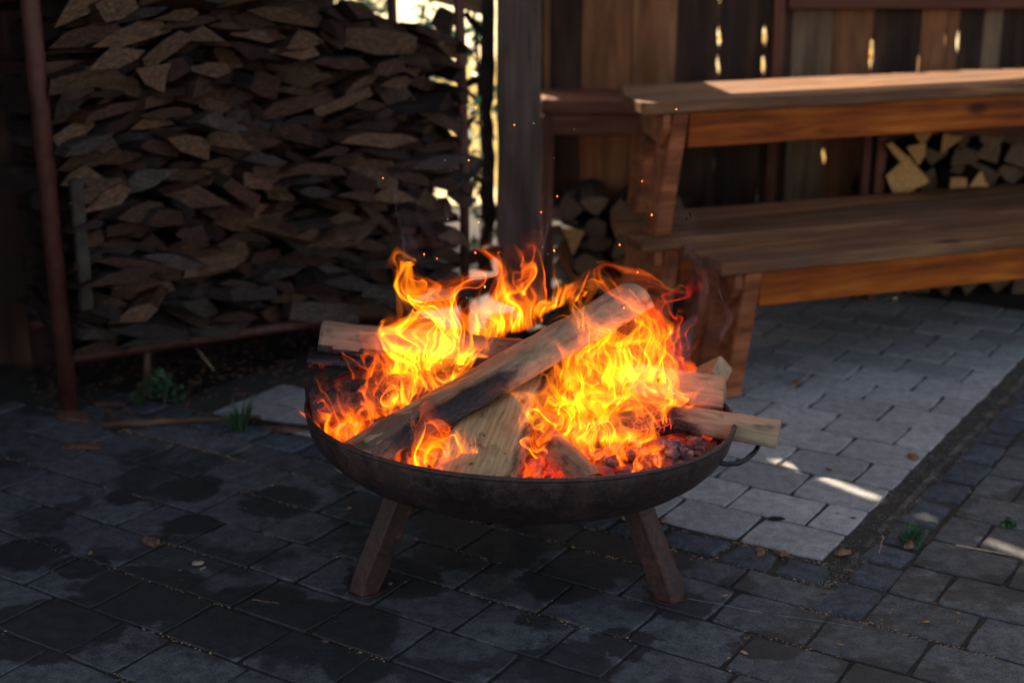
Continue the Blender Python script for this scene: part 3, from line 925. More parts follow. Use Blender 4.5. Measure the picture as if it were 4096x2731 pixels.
# a few long pieces hung out at particular places
while layer < 60:
    layer += 1
    x = 0.03 + rp.uniform(0, 0.03); idx = 0; placed = 0
    while x < 1.24:
        big = rp.random() < 0.08
        w = rp.uniform(0.13, 0.19) if big else rp.uniform(0.07, 0.15)
        h = w * rp.uniform(0.20, 0.40) if rp.random() < 0.72 else rp.uniform(0.034, 0.06)
        h = min(max(h, 0.026), 0.068)
        if x + w > 1.262: w = max(0.035, 1.262 - x)
        i0, i1 = int(x * 100), min(130, int((x + w) * 100) + 1)
        zz = HM[i0:i1 + 1]
        if zz.mean() + h > top_limit(x + w / 2):
            x += w * 0.8; continue
        kd = rp.choices(['slab', 'wedge', 'block', 'tri', 'quarter'], [4, 3, 2.0, 1.6, 0.8])[0]
        if kd in ('tri', 'quarter'): h = min(0.055, h * 1.35)
        sh = rp.choices(['brown', 'grey', 'red', 'bark', 'tan'], [4.5, 1.0, 2.0, 3.2, 0.7])[0]
        # lower layers are greyer
        if layer < 6 and rp.random() < 0.35: sh = 'grey'
        zl, zr_ = HM[i0:(i0 + i1) // 2 + 1].mean(), HM[(i0 + i1) // 2:i1 + 1].mean()
        roll = math.atan2(zr_ - zl, w / 2) * 0.8 + rp.gauss(0, 0.19)
        zc = zz.mean() + h * 0.46
        idx += 1; placed += 1
        yaw = rp.gauss(0, 0.38) if rp.random() < 0.7 else rp.uniform(-1.0, 1.0)
        if x < 0.14: yaw = max(-0.2, min(0.2, yaw))
        npile += 1
        y0 = rp.uniform(-0.085, 0.045) if not big else rp.uniform(-0.10, -0.03)
        if kd in ('quarter',) and rp.random() < 0.5: roll += math.pi
        size = 'thin' if h < 0.032 else ('thick' if h > 0.047 else 'flat')
        if w > 0.115: size = 'wide'
        lab = f"{size} {SH[sh][2]} {WORDK[kd]}, {ORD[min(idx, 40)]} from left in the {ORD[min(layer, 40)]} pile layer"
        PILE.append((kd, sh, rp.randrange(2), yaw, -roll, rp.gauss(0.03, 0.12), rp.uniform(0.32, 0.42), w * rp.uniform(1.1, 1.65), h * rp.uniform(0.85, 1.2), (x + w / 2, y0, zc), lab))
        prof = zz.mean() + h * 0.92
        HM[i0:i1 + 1] = np.maximum(HM[i0:i1 + 1] * 0.25 + prof * 0.75, HM[i0:i1 + 1])
        x += w * rp.uniform(0.90, 1.0)
    if placed == 0: break
PILE.sort(key=lambda t: -t[7] * t[8])
small = []
for k, (kd, sh, q, yaw, roll, pitch, L_, w_, h_, pos, lab) in enumerate(PILE):
    if k < 232:
        place_split(kd, sh, q, RM, yaw, roll, pitch, L_, w_, h_, pos, lab, 'split wood stacked in the rusty rack')
    else:
        base = RM @ Matrix.Translation(pos) @ Matrix.Rotation(math.pi / 2 + yaw, 4, 'Z') @ Matrix.Rotation(pitch, 4, 'Y') @ Matrix.Rotation(roll, 4, 'X') @ Matrix.Diagonal((L_, w_, h_, 1))
        me = pm[(kd, sh, q)]
        small.append(([tuple(base @ v.co) for v in me.vertices], [tuple(p.vertices) for p in me.polygons]))
if small:
    V, F = join_vf(small)
    tag(link('small_splits', mesh('small_splits', V, F), M['slab_brown']), 'smallest splits wedged between the larger pieces of the rack pile', None, None, 'stuff')
# long tilted boards lying on top of the pile at the upper left
for k, (x, z, rl, yw, w, h, sh, kd) in enumerate([(0.12, 1.16, 0.5, 0.9, 0.10, 0.03, 'brown', 'slab'), (0.34, 1.12, 0.45, 0.7, 0.16, 0.03, 'brown', 'slab'), (0.52, 1.06, 0.5, 0.6, 0.13, 0.035, 'red', 'wedge'), (0.70, 1.03, 0.3, 0.6, 0.14, 0.03, 'bark', 'slab'), (0.46, 1.17, 0.42, 1.0, 0.12, 0.03, 'grey', 'slab')]):
    place_split(kd, sh, k % 2, RM, yw, rl, 0.1, 0.45, w, h, (x, -0.03, z),
                f"long {SH[sh][2]} board sloping over the rack pile, " + ['leftmost, beside the pipe post', 'second from the pipe post', 'in the middle of the top', 'nearest the green foliage', 'highest of them'][k], 'split wood stacked in the rusty rack')
# a wide curled slab half way up and a broad slab jutting out low in the pile
place_split('tri', 'tan', 0, RM, -0.25, 0.9, 0.05, 0.30, 0.10, 0.085, (0.30, -0.075, 0.93), 'forked pale split piece jutting out high on the left of the rack pile', 'split wood stacked in the rusty rack')
place_split('slab', 'tan', 1, RM, -0.75, -0.12, -0.10, 0.34, 0.20, 0.035, (0.76, -0.13, 0.415), 'broad pale slab jutting furthest out of the rack pile, low near the fire', 'split wood stacked in the rusty rack')
place_split('slab', 'tan', 0, RM, -1.25, -0.1, 0.0, 0.30, 0.03, 0.012, (0.60, -0.10, 0.625), 'long thin pale stick lying across the front of the rack pile', 'split wood stacked in the rusty rack')
place_split('block', 'grey', 0, RM, 0.45, 0.35, -0.05, 0.24, 0.05, 0.045, (0.13, -0.09, 0.285), 'grey square-edged block sticking out beside the left pipe post', 'split wood stacked in the rusty rack')
place_split('slab', 'brown', 0, RM, -0.55, -0.25, -0.12, 0.36, 0.17, 0.05, (0.17, -0.10, 0.275), 'wide brown slab slanting out low on the left of the rack pile', 'split wood stacked in the rusty rack')
# low dark wall added behind the rack to keep daylight from under the pile
bw = empty('rack_light_blocker', (-1.6, 4.6, 0))
tag(bw, 'low dark board wall added behind the firewood rack to block daylight', 'wall')
for k in range(15):
    p = RM @ Vector((-0.62 + k * 0.132, 0.60, 0))
    V, F = plank_vf(0, 0.13, -0.06, 0.86 if k > 7 else 1.3, 0.02, k * 2.7, 0.002, (), 8)
    me = mesh('board', V, F); bm = bmesh.new(); bm.from_mesh(me); bmesh.ops.recalc_face_normals(bm, faces=bm.faces); bm.to_mesh(me); bm.free()
    o = link('board', me, M['plank_dark'], bw)
    o.matrix_local = Matrix.Translation(p - Vector((-1.6, 4.6, 0))) @ Matrix(((0, RXD.x, -RN.x, 0), (0, RXD.y, -RN.y, 0), (1, 0, 0, 0), (0, 0, 0, 1)))
for k, (x, y, a, w_, lb) in enumerate([(-0.20, 4.35, 0.3, 0.13, 'left'), (-0.08, 4.50, -0.5, 0.14, 'middle'), (0.02, 4.30, 0.8, 0.12, 'right'), (-0.13, 4.22, -0.2, 0.12, 'nearest'), (-0.02, 4.68, 0.1, 0.15, 'farthest'), (0.10, 4.55, -0.2, 0.12, 'rightmost by the post')]):
    place_split('slab', 'bark', k % 2, Matrix.Identity(4), a, 0.1, 0, 0.34, w_, 0.07, (x, y - 0.12, 0.03), f'added dark bark slab dimming sunlit ground between rack and post, {lb}', 'bark slabs added to dim the sunlit ground')  # dark slabs added to dull the sun patch behind the fire
# upright grey board leaning at the left end inside the pole
V, F = box_vf(0, 0.36, 0, 0.034, 0, 0.03, 0.003, 4)
o = link('upright_board', mesh('upright_board', V, F), M['slab_grey'])
o.matrix_world = RM @ Matrix.Translation((0.045, -0.06, 0.30)) @ Matrix(((0, 1, 0, 0), (0, 0, 1, 0), (1, 0, 0, 0), (0, 0, 0, 1)))
tag(o, 'short grey board standing upright just inside the left pipe post', 'board')
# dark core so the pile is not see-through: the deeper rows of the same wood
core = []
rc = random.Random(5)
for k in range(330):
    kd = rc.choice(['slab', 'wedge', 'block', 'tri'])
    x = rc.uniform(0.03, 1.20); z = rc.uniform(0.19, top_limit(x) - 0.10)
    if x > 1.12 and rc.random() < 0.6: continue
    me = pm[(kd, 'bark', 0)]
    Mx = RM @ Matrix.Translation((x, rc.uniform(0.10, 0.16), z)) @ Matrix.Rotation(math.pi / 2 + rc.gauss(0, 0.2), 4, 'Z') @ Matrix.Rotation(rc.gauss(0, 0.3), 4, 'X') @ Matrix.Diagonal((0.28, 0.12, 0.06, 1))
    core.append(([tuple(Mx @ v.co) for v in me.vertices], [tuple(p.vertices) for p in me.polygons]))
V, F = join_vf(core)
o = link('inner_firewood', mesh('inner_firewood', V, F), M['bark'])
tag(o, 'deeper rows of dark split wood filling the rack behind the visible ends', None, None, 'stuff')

# ------------------------------------------------------------------ sunlit and green things beyond the yard
def leaf_cloud(centers, n, smin, smax, seed, aspect=0.6):
    rr = random.Random(seed)
    V, F = [], []
    for i in range(n):
        c, rad = rr.choice(centers)
        d = Vector((rr.gauss(0, 1), rr.gauss(0, 1), rr.gauss(0, 1))).normalized() * (rad * rr.uniform(0.5, 1.05))
        p = Vector(c) + d
        a = Vector((rr.gauss(0, 1), rr.gauss(0, 1), rr.gauss(0, 1))).normalized()
        b_ = a.cross(Vector((rr.gauss(0, 1), rr.gauss(0, 1), rr.gauss(0, 1)))).normalized()
        s = rr.uniform(smin, smax)
        o = len(V)
        V += [p - a * s, p + b_ * s * aspect * 0.5, p + a * s, p - b_ * s * aspect * 0.5]
        F.append((o, o + 1, o + 2, o + 3))
    return V, F
bush = empty('green_bush', (-0.62, 6.6, -0.03))
tag(bush, 'dark green bush behind the top of the woodpile', 'bush')
V, F = leaf_cloud([((-0.20, 0.1, 0.95), 0.26), ((-0.45, 0, 0.75), 0.35), ((0.1, 0.0, 0.55), 0.22), ((-0.8, 0.1, 0.6), 0.4), ((-0.3, 0, 1.25), 0.25), ((-0.8, 0, 1.2), 0.35), ((-0.1, 0, 1.3), 0.18)], 6000, 0.02, 0.05, 3)
link('foliage', mesh('foliage', V, F), M['leaf_dark'], bush)
V, F = tube_vf([(-0.3, 0, 0), (-0.32, 0, 0.5), (-0.4, 0, 1.0)], [0.03, 0.025, 0.012], 8)
link('trunk', mesh('trunk', V, F), M['bark'], bush)
for k, (x, z, mt, lb) in enumerate([(-0.73, 1.04, 'leaf_dry', 'red flower head on the green bush above the woodpile'), (-0.62, 1.09, 'leaf_yellow', 'orange flower head at the top of the green bush')]):
    V, F = leaf_cloud([((0, 0, 0), 0.02)], 60, 0.008, 0.016, 40 + k)
    m_ = plain('flower_red' if k == 0 else 'flower_orange', (0.45, 0.02, 0.015) if k == 0 else (0.75, 0.28, 0.02), 0.6, 0.2, 0.3)
    o = link('flower_head', mesh('flower_head', V, F), m_); o.location = (x, 6.27, z)
    tag(o, lb, 'flower')
# slanting weathered board between rack and post, above the pile
o = wbox('slanting_board', 0, 0.40, 0, 0.025, 0, 0.075, M['plank_grey'], None, 0.003, 0.004)
o.matrix_world = Matrix.Translation((-0.46, 4.95, 1.115)) @ Matrix.Rotation(R(15), 4, 'Y')
tag(o, 'tan weathered board slanting down behind the right pipe post, above the pile', 'board')
# dark branches added to break the bright gap into blobs
for k, (p0, p1, r_) in enumerate([((-0.30, 4.75, 0.95), (-0.13, 4.9, 0.74), 0.012), ((-0.22, 4.8, 0.55), (-0.12, 4.8, 0.70), 0.010), ((-0.16, 5.0, 1.02), (-0.08, 5.0, 0.93), 0.012), ((-0.17, 4.9, 0.50), (-0.075, 4.9, 0.43), 0.010), ((-0.17, 5.0, 0.78), (-0.09, 5.0, 0.80), 0.016)]):
    p0, p1 = Vector(p0), Vector(p1)
    pts = [p0.lerp(p1, t) + Vector((0, 0, 0.006 * math.sin(9 * t + k))) for t in (0, .25, .5, .75, 1)]
    V, F = tube_vf(pts, [r_, r_ * 0.9, r_, r_ * 0.8, r_ * 0.5], 8)
    o = link('added_dapple_branch', mesh('added_dapple_branch', V, F), M['bark'])
    tag(o, 'added dark branch dappling the gap by the right pipe post, ' + ['highest, slanting down right', 'rising behind the pole', 'topmost short stub', 'lowest one', 'stout stub above the middle'][k], 'branch', 'dark branches added in the gap')
sb = empty('added_dapple_shrub', (-0.13, 5.45, -0.05)); tag(sb, 'dark leafy shrub added to dapple the bright gap between pipe post and thick post', 'shrub')  # leaves added to mottle the light in the gap
V, F = leaf_cloud([((0.02, 0, 0.22), 0.10), ((-0.03, 0, 0.42), 0.09), ((0.03, 0.02, 0.70), 0.09), ((-0.05, 0, 0.95), 0.09), ((0.04, 0, 1.15), 0.07), ((-0.16, 0.1, 0.6), 0.10), ((-0.18, 0.1, 1.05), 0.10), ((-0.08, 0, 0.8), 0.12), ((-0.02, 0, 0.55), 0.10)], 360, 0.018, 0.034, 63, 0.9)
link('foliage', mesh('foliage', V, F), M['leaf_dark'], sb)
V, F = tube_vf([(0, 0, 0), (0.02, 0, 0.5), (-0.02, 0, 1.2)], [0.012, 0.01, 0.006], 8)
link('stem', mesh('stem', V, F), M['bark'], sb)
# sunlit dry grass tufts and yellow leaves beyond
def grass_tuft(loc, n, h, mat, seed, spread=0.05, name='grass_tuft'):
    rr = random.Random(seed); V, F = [], []
    for i in range(n):
        a = rr.uniform(0, 6.28); r0 = rr.uniform(0, spread); hh = h * rr.uniform(0.5, 1)
        bx, by = math.cos(a) * r0, math.sin(a) * r0
        lx, ly = bx + math.cos(a) * hh * rr.uniform(0.2, 0.8), by + math.sin(a) * hh * rr.uniform(0.2, 0.8)
        w = hh * 0.035; o = len(V); px, py = -math.sin(a) * w, math.cos(a) * w
        V += [(bx - px, by - py, 0), (bx + px, by + py, 0), ((bx + lx) / 2 + px, (by + ly) / 2 + py, hh * 0.65), ((bx + lx) / 2 - px, (by + ly) / 2 - py, hh * 0.65), (lx, ly, hh * 0.95)]
        F += [(o, o + 1, o + 2, o + 3), (o + 3, o + 2, o + 4)]
    o = link(name, mesh(name, V, F), mat); o.location = loc
    return o
V, F = [], []
rr = random.Random(77)
for i in range(9000):
    x = rr.uniform(-3.5, 4.5); y = rr.uniform(7.4, 13)
    hh = rr.uniform(0.08, 0.30); a = rr.uniform(0, 6.28); w = 0.012; o_ = len(V)
    V += [(x - w, y, -0.03), (x + w, y, -0.03), (x + math.cos(a) * hh * 0.4, y + math.sin(a) * 0.05, hh)]
    F.append((o_, o_ + 1, o_ + 2))
M['straw'] = plain('dry_straw', (0.50, 0.40, 0.18), 0.8, 0.3, 0.4)
tag(link('dry_grass', mesh('dry_grass', V, F), M['straw']), 'sunlit dry grass of the field beyond the yard', None, None, 'stuff')
V, F = leaf_cloud([((1.55, 0, 0.55), 0.34), ((1.25, 0.3, 0.9), 0.35), ((1.9, 0, 0.95), 0.3), ((1.5, 0.2, 1.2), 0.3)], 1500, 0.03, 0.06, 9)
yb = empty('yellow_shrub', (0.0, 7.0, -0.03)); tag(yb, 'yellow leaved shrub glowing through the slits in the board wall', 'shrub')
link('foliage', mesh('foliage', V, F), M['leaf_yellow'], yb)
V, F = tube_vf([(1.5, 0.1, 0), (1.5, 0.1, 0.5), (1.6, 0.1, 1.0)], [0.03, 0.02, 0.01], 8)
link('stem', mesh('stem', V, F), M['bark'], yb)

# ------------------------------------------------------------------ benches
def bench(loc, ang, w, L, label, h=0.40, planks=1, th=0.036, cut=0.035, skew=0.0, splay=0.05, lx=0.135):
    root = empty('bench', loc, ang)
    tag(root, label, 'bench', 'wooden benches stacked by the wall')
    pw = (w - 0.004 * (planks - 1)) / planks
    for k in range(planks):
        V, F = box_vf(0, L, 0, pw, 0, th, 0.004, 24, 0.0025, k * 3.1 + w)
        V = [(x + skew * (y + k * (pw + 0.004)) * (1 - x / L), y, z) for x, y, z in V]
        if cut:   # clipped front and back corners at the left end
            nv = []
            for (x, y, z) in V:
                yy = y + k * (pw + 0.004)
                e = max(0.0, cut - min(yy, w - yy)) if (k == 0 and yy < w / 2) or (k == planks - 1 and yy > w / 2) else 0.0
                nv.append((x + e if x < cut + skew * w else x, y, z))
            V = nv
        o = link('seat_plank', mesh('seat_plank', V, F), M['bench_top'], root); o.location = (0, k * (pw + 0.004), h - th)
    for (y, nm) in ((0.028, 'apron'), (w - 0.055, 'apron')):
        V, F = box_vf(0, L - 2 * lx - 0.14, 0, 0.026, 0, 0.105, 0.003, 18, 0.002, y)
        o = link(nm, mesh(nm, V, F), M['bench_side'], root); o.location = (lx + 0.033 + skew * y, y, h - th - 0.107)
    for x0, sg in ((lx, -1), (L - lx, 1)):
        for y in (0.010, w - 0.090):
            hh = h - th - 0.002
            V, F = box_vf(0, hh, 0, 0.080, 0, 0.055, 0.004, 6, 0.002, y + x0)
            Mx = Matrix(((0, 0, 1, 0), (0, 1, 0, 0), (1, 0, 0, 0), (0, 0, 0, 1)))
            V = [tuple(Mx @ Vector(v)) for v in V]
            V = [(x + sg * splay * (1 - z / hh), yy, z) for x, yy, z in V]
            F = [f[::-1] for f in F]
            o = link('leg', mesh('leg', V, F), M['bench_leg'], root); o.location = (x0 - 0.025 + (skew * y if sg < 0 else 0), y, 0)
        # cross board under the seat, angled at its ends
        c = w - 0.02
        z1 = h - th - 0.003; z0 = z1 - 0.095
        Vp = [(0, 0.01, z1), (0, 0.01, z0 + 0.055), (0, 0.05, z0), (0, w - 0.05, z0), (0, w - 0.01, z0 + 0.055), (0, w - 0.01, z1)]
        V = [(-0.012, y, z) for _, y, z in Vp] + [(0.012, y, z) for _, y, z in Vp]
        V = [(x + (skew * y if sg < 0 else 0), y, z) for x, y, z in V]
        F = [(0, 1, 2, 3, 4, 5)[::-1], (6, 7, 8, 9, 10, 11)] + [(k, (k + 1) % 6, 6 + (k + 1) % 6, 6 + k) for k in range(6)]
        o = link('cross_board', mesh('cross_board', V, F), M['bench_leg'], root); o.location = (x0 - 0.045 if sg < 0 else x0 + 0.045, 0, 0)
    return root
BA = R(20.6)
bench((0.560, 3.850, 0.003), BA, 0.262, 2.5, 'low brown bench in front of the others, its orange apron facing the fire', 0.405)
bench((0.352, 4.062, 0.003), BA, 0.40, 2.6, 'grey topped bench behind the front one, carrying the upper bench', 0.422, 2, skew=0.2)
bench((0.355, 4.095, 0.425), R(22.5), 0.43, 2.5, 'sunlit bench standing on top of the bench behind the front one', 0.398, 2, cut=0.03, skew=0.33, lx=0.15)

# ------------------------------------------------------------------ firewood shelf against the wall and the split logs under it
sh = empty('firewood_shelf', (0.105, 4.98, 0))
tag(sh, 'long dark reddish shelf against the board wall, firewood stored under it', 'shelf')
wbox('shelf_top', 0.105, 3.0, 5.00, 5.40, 0.675, 0.720, M['rust_frame'], sh, wob=0.003)
wbox('front_rail', 0.135, 2.98, 5.012, 5.035, 0.600, 0.672, M['rust_frame'], sh, wob=0.002)
for (x, w_) in ((0.106, 0.040), (1.243, 0.030), (1.292, 0.035), (2.4, 0.04)):
    wbox('leg', x, x + w_, 5.006 if x > 0.2 else 5.0, 5.045, 0.0, 0.672 if x < 0.2 else 0.598, M['rust_frame'], sh, axis='z', wob=0.002, seed=x)

fm = {}
for kd in ('quarter', 'tri', 'block', 'wedge'):
    for shd, (ms, mend) in {'fresh': ('bark', 'split_end'), 'old': ('bark', 'split_end_old')}.items():
        for q in range(2):
            me = split_mesh(kd, hash((len(fm), 77)) % 9967, 'split_log')
            me.materials.append(M[ms]); me.materials.append(M[mend])
            fm[(kd, shd, q)] = me
LM = Matrix.Identity(4)
LOWER = []
def stack(x0, x1, z0, z1, y, seed, place, fresh, group, zdrop=None):
    rr = random.Random(seed); z = z0; row = 0
    while z < z1:
        row += 1; x = x0 + rr.uniform(0, 0.03); idx = 0
        hrow = rr.uniform(0.075, 0.095)
        while x < x1 - 0.04:
            hid = seed == 12 and z < 0.24
            w = rr.uniform(0.085, 0.125)
            lim = z1 if zdrop is None else z1 - zdrop(x)
            if z + hrow * 0.6 > lim: x += w; continue
            idx += 1
            kd = rr.choice(['quarter', 'tri', 'block', 'wedge', 'tri'])
            shd = 'fresh' if rr.random() < fresh else 'old'
            roll = rr.choice([0, math.pi, 0.6, -0.6, 2.4]) + rr.gauss(0, 0.25)
            if hid:
                bs = Matrix.Translation((x + w / 2, y, z + hrow / 2)) @ Matrix.Rotation(math.pi / 2, 4, 'Z') @ Matrix.Rotation(roll, 4, 'X') @ Matrix.Diagonal((0.3, w, hrow * 1.1, 1))
                LOWER.append(([tuple(bs @ v.co) for v in fm[(kd, 'old', 0)].vertices], [tuple(p.vertices) for p in fm[(kd, 'old', 0)].polygons]))
                x += w * 0.93; continue
            place_split(kd, shd, rr.randrange(2), LM, rr.gauss(0, 0.10), roll, rr.gauss(0, 0.04), 0.30, w, hrow * 1.12, (x + w / 2, y + rr.uniform(-0.02, 0.03), z + hrow / 2),
                        f"{'pale' if shd == 'fresh' else 'brown'} {WORDK[kd].split()[-1 if kd == 'block' else 0].replace('quarter', 'quartered').replace('wedge', 'wedged')} log end, {ORD[idx]} from left, {ORD[row]} row up, {place}", group, meshes=fm)
            x += w * 0.93
        z += hrow * 0.92
stack(0.15, 0.66, 0.0, 0.40, 5.05, 11, 'under the wall shelf', 0.12, 'logs stacked under the left of the wall shelf', lambda x: max(0, (x - 0.42)) * 0.2)
stack(1.34, 2.15, 0.0, 0.62, 5.10, 12, 'stack behind the benches', 0.06, 'logs stacked behind the benches on the right')
V, F = join_vf(LOWER); tag(link('lower_firewood', mesh('lower_firewood', V, F), M['split_end_old']), 'lowest rows of split logs hidden behind the bench seats', None, None, 'stuff')
# individually placed bright split ends
for k, (x, z, w, h_, roll, kd, lb) in enumerate([
        (1.385, 0.455, 0.125, 0.125, 0.62, 'block', 'large pale square split log end, lowest left of the bright stack behind the benches'),
        (1.428, 0.535, 0.075, 0.09, math.pi + 0.2, 'tri', 'pale triangular split log end resting above the large square one behind the benches'),
        (1.352, 0.548, 0.10, 0.030, -0.75, 'block', 'narrow tilted pale billet left of the triangular log end behind the benches'),
        (1.437, 0.602, 0.085, 0.07, math.pi, 'tri', 'orange split log end at the top left of the stack behind the benches'),
        (1.532, 0.590, 0.10, 0.06, 0.7, 'tri', 'orange curved split log end high in the stack behind the benches'),
        (1.577, 0.432, 0.065, 0.07, 0.05, 'block', 'small pale square split log end in the middle of the stack behind the benches'),
        (1.655, 0.440, 0.09, 0.08, 0.0, 'tri', 'pale pointed split log end at the right of the stack behind the benches')]):
    place_split(kd, 'fresh', k % 2, LM, 0.05, -roll, 0, 0.3, w, h_, (x, 4.97, z), lb, 'bright split ends behind the benches', meshes=fm)
for k, (x, z, w, h_, roll, kd, fr, lb) in enumerate([
        (0.216, 0.238, 0.085, 0.11, math.pi, 'tri', 'fresh', 'pale downward pointing split log end at the upper left under the wall shelf'),
        (0.268, 0.130, 0.09, 0.11, 0.1, 'quarter', 'old', 'dull brown quarter log end below the pale pointed one under the wall shelf'),
        (0.395, 0.225, 0.10, 0.10, 0.2, 'tri', 'old', 'dull brown triangular log end right of the pale pointed one under the wall shelf')]):
    place_split(kd, fr, k % 2, LM, 0.0, -roll, 0, 0.3, w, h_, (x, 4.95, z), lb, 'logs stacked under the left of the wall shelf', meshes=fm)

# ------------------------------------------------------------------ fire bowl
BC = Vector((0.018, 2.83, 0))
RIMZ = 0.341
bowl_root = empty('fire_bowl', (BC.x, BC.y, 0))
tag(bowl_root, 'shallow round rusty steel fire bowl on splayed legs, full of burning logs', 'fire bowl')
TILT = Matrix.Rotation(R(2.2), 4, 'Y') @ Matrix.Rotation(R(-2.0), 4, 'X')
BM = Matrix.Translation((0, 0, RIMZ)) @ TILT
PSC = 0.9
prof_o = [(0.4540, 0.000), (0.4550, -0.010), (0.4525, -0.022), (0.4465, -0.045), (0.434, -0.070), (0.412, -0.096), (0.380, -0.122), (0.338, -0.144), (0.285, -0.162), (0.22, -0.175), (0.14, -0.183), (0.06, -0.187), (0.0, -0.188)]
prof_o = [(r * 0.987, z * PSC) for r, z in prof_o]
prof_i = [(0.4490, 0.000), (0.4475, -0.012), (0.4440, -0.026), (0.4385, -0.046), (0.426, -0.068), (0.405, -0.092), (0.373, -0.116), (0.332, -0.138), (0.28, -0.156), (0.2, -0.170), (0.1, -0.179), (0.0, -0.182)]
prof_i = [(r * 0.987, z * PSC) for r, z in prof_i]
def lathe(prof, n, flip):
    V, F = [], []
    for (r, z) in prof[:-1]:
        for k in range(n):
            a = 2 * math.pi * k / n
            V.append(BM @ Vector((r * math.cos(a), r * math.sin(a), z)))
    V.append(BM @ Vector((0, 0, prof[-1][1])))
    m = len(prof) - 1
    for i in range(m - 1):
        for k in range(n):
            f = (i * n + k, i * n + (k + 1) % n, (i + 1) * n + (k + 1) % n, (i + 1) * n + k)
            F.append(f if not flip else f[::-1])
    for k in range(n):
        f = ((m - 1) * n + k, (m - 1) * n + (k + 1) % n, m * n)
        F.append(f if not flip else f[::-1])
    return V, F
V, F = lathe(prof_o, 128, True)
link('bowl_shell', mesh('bowl_shell', V, F, True), M['bowl_out'], bowl_root)
V, F = lathe(prof_i, 128, False)
link('bowl_lining', mesh('bowl_lining', V, F, True), M['bowl_in'], bowl_root)
ring = []
for k in range(129):
    a = 2 * math.pi * k / 128
    ring.append(BM @ Vector((0.4466 * math.cos(a), 0.4466 * math.sin(a), 0.0005)))
V, F = tube_vf(ring, 0.0050, 10, False)
link('rim', mesh('rim', V, F, True), M['bowl_out'], bowl_root)
# legs: folded steel channel with a foot plate each
for ang in (-152.5, -33.0, 90.0):
    a = R(ang)
    rad = Vector((math.cos(a), math.sin(a), 0)); tan = Vector((-rad.y, rad.x, 0))
    top = rad * 0.262 + Vector((0, 0, 0.232)); bot = rad * 0.366 + Vector((0, 0, 0.006))
    ax = (bot - top).normalized()
    out = (rad - ax * rad.dot(ax)).normalized()
    w = 0.029
    cs = [(-w, -w * 0.8), (-w, w * 0.6), (-w * 0.25, w * 1.05), (w, w * 0.6), (w, -w * 0.8)]
    V = []
    for i in range(9):
        t = i / 8; c = top.lerp(bot, t)
        for (s, o_) in cs:
            V.append(c + tan * s + out * o_ + Vector((0, 0, 0)))
    n = len(cs)
    for v in V[-n:]: v.z = 0.004
    F = [(i * n + k, i * n + (k + 1) % n, (i + 1) * n + (k + 1) % n, (i + 1) * n + k) for i in range(8) for k in range(n)]
    F += [tuple(range(n)), tuple(range(8 * n, 9 * n))[::-1]]
    me = mesh('leg', V, F); bm = bmesh.new(); bm.from_mesh(me); bmesh.ops.recalc_face_normals(bm, faces=bm.faces)
    bmesh.ops.bevel(bm, geom=[e for e in bm.edges if e.calc_length() > 0.02 and abs((e.verts[0].co - e.verts[1].co).normalized().dot(ax)) > 0.9], offset=0.002, segments=1, affect='EDGES')
    bm.to_mesh(me); bm.free()
    leg = link('leg', me, M['leg_rust'], bowl_root)
    c = rad * 0.362
    V, F = tube_vf([c + Vector((0, 0, 0.0005)), c + Vector((0, 0, 0.0035))], 0.036, 24)
    link('foot_plate', mesh('foot_plate', V, F), M['leg_rust'], leg)
# bent rod handle on the right
hp = [(0.352, 2.690), (0.385, 2.672), (0.43, 2.660), (0.452, 2.664), (0.472, 2.685), (0.500, 2.735), (0.520, 2.790), (0.518, 2.812), (0.500, 2.824), (0.42, 2.832)]
V, F = tube_vf([Vector((x, y, 0.283 - (x - 0.35) * 0.03)) - Vector((BC.x, BC.y, 0)) for x, y in hp], 0.0052, 10)
link('handle', mesh('handle', V, F, True), M['handle'], bowl_root)

# ash and ember bed
n = 84; V, F, hot = [], [], []
for j in range(n + 1):
    for i in range(n + 1):
        x, y = (i / n * 2 - 1) * 0.414, (j / n * 2 - 1) * 0.414
        r = math.hypot(x, y)
        if r > 0.414: x, y = x * 0.414 / r, y * 0.414 / r; r = 0.414
        p = (x * 1.0, y * 1.0, 0)
        z = -0.048 - 0.004 * (r / 0.43) ** 2 + 0.014 * nz(p, 9) + 0.014 * abs(nz(p, 34)) + 0.010 * abs(nz(p, 75)) + 0.02 * math.exp(-((x - 0.0) ** 2 + (y - 0.05) ** 2) / 0.03)
        V.append(BM @ Vector((x, y, z)))
        hot.append(max(0.0, min(1.0, 1.0 - (r - 0.30) / 0.12)) * (0.35 if x > 0.2 and y < -0.05 else 1.0))
for j in range(n):
    for i in range(n):
        F.append((j * (n + 1) + i, j * (n + 1) + i + 1, (j + 1) * (n + 1) + i + 1, (j + 1) * (n + 1) + i))
me = mesh('ember_bed', V, F); fattr(me, 'hot', hot)
eb = link('ember_bed', me, M['ember']); eb.location = (BC.x, BC.y, 0)
tag(eb, 'bed of grey ash and red embers lying in the fire bowl', None, None, 'stuff')
rr = random.Random(3); parts = []; hv = []
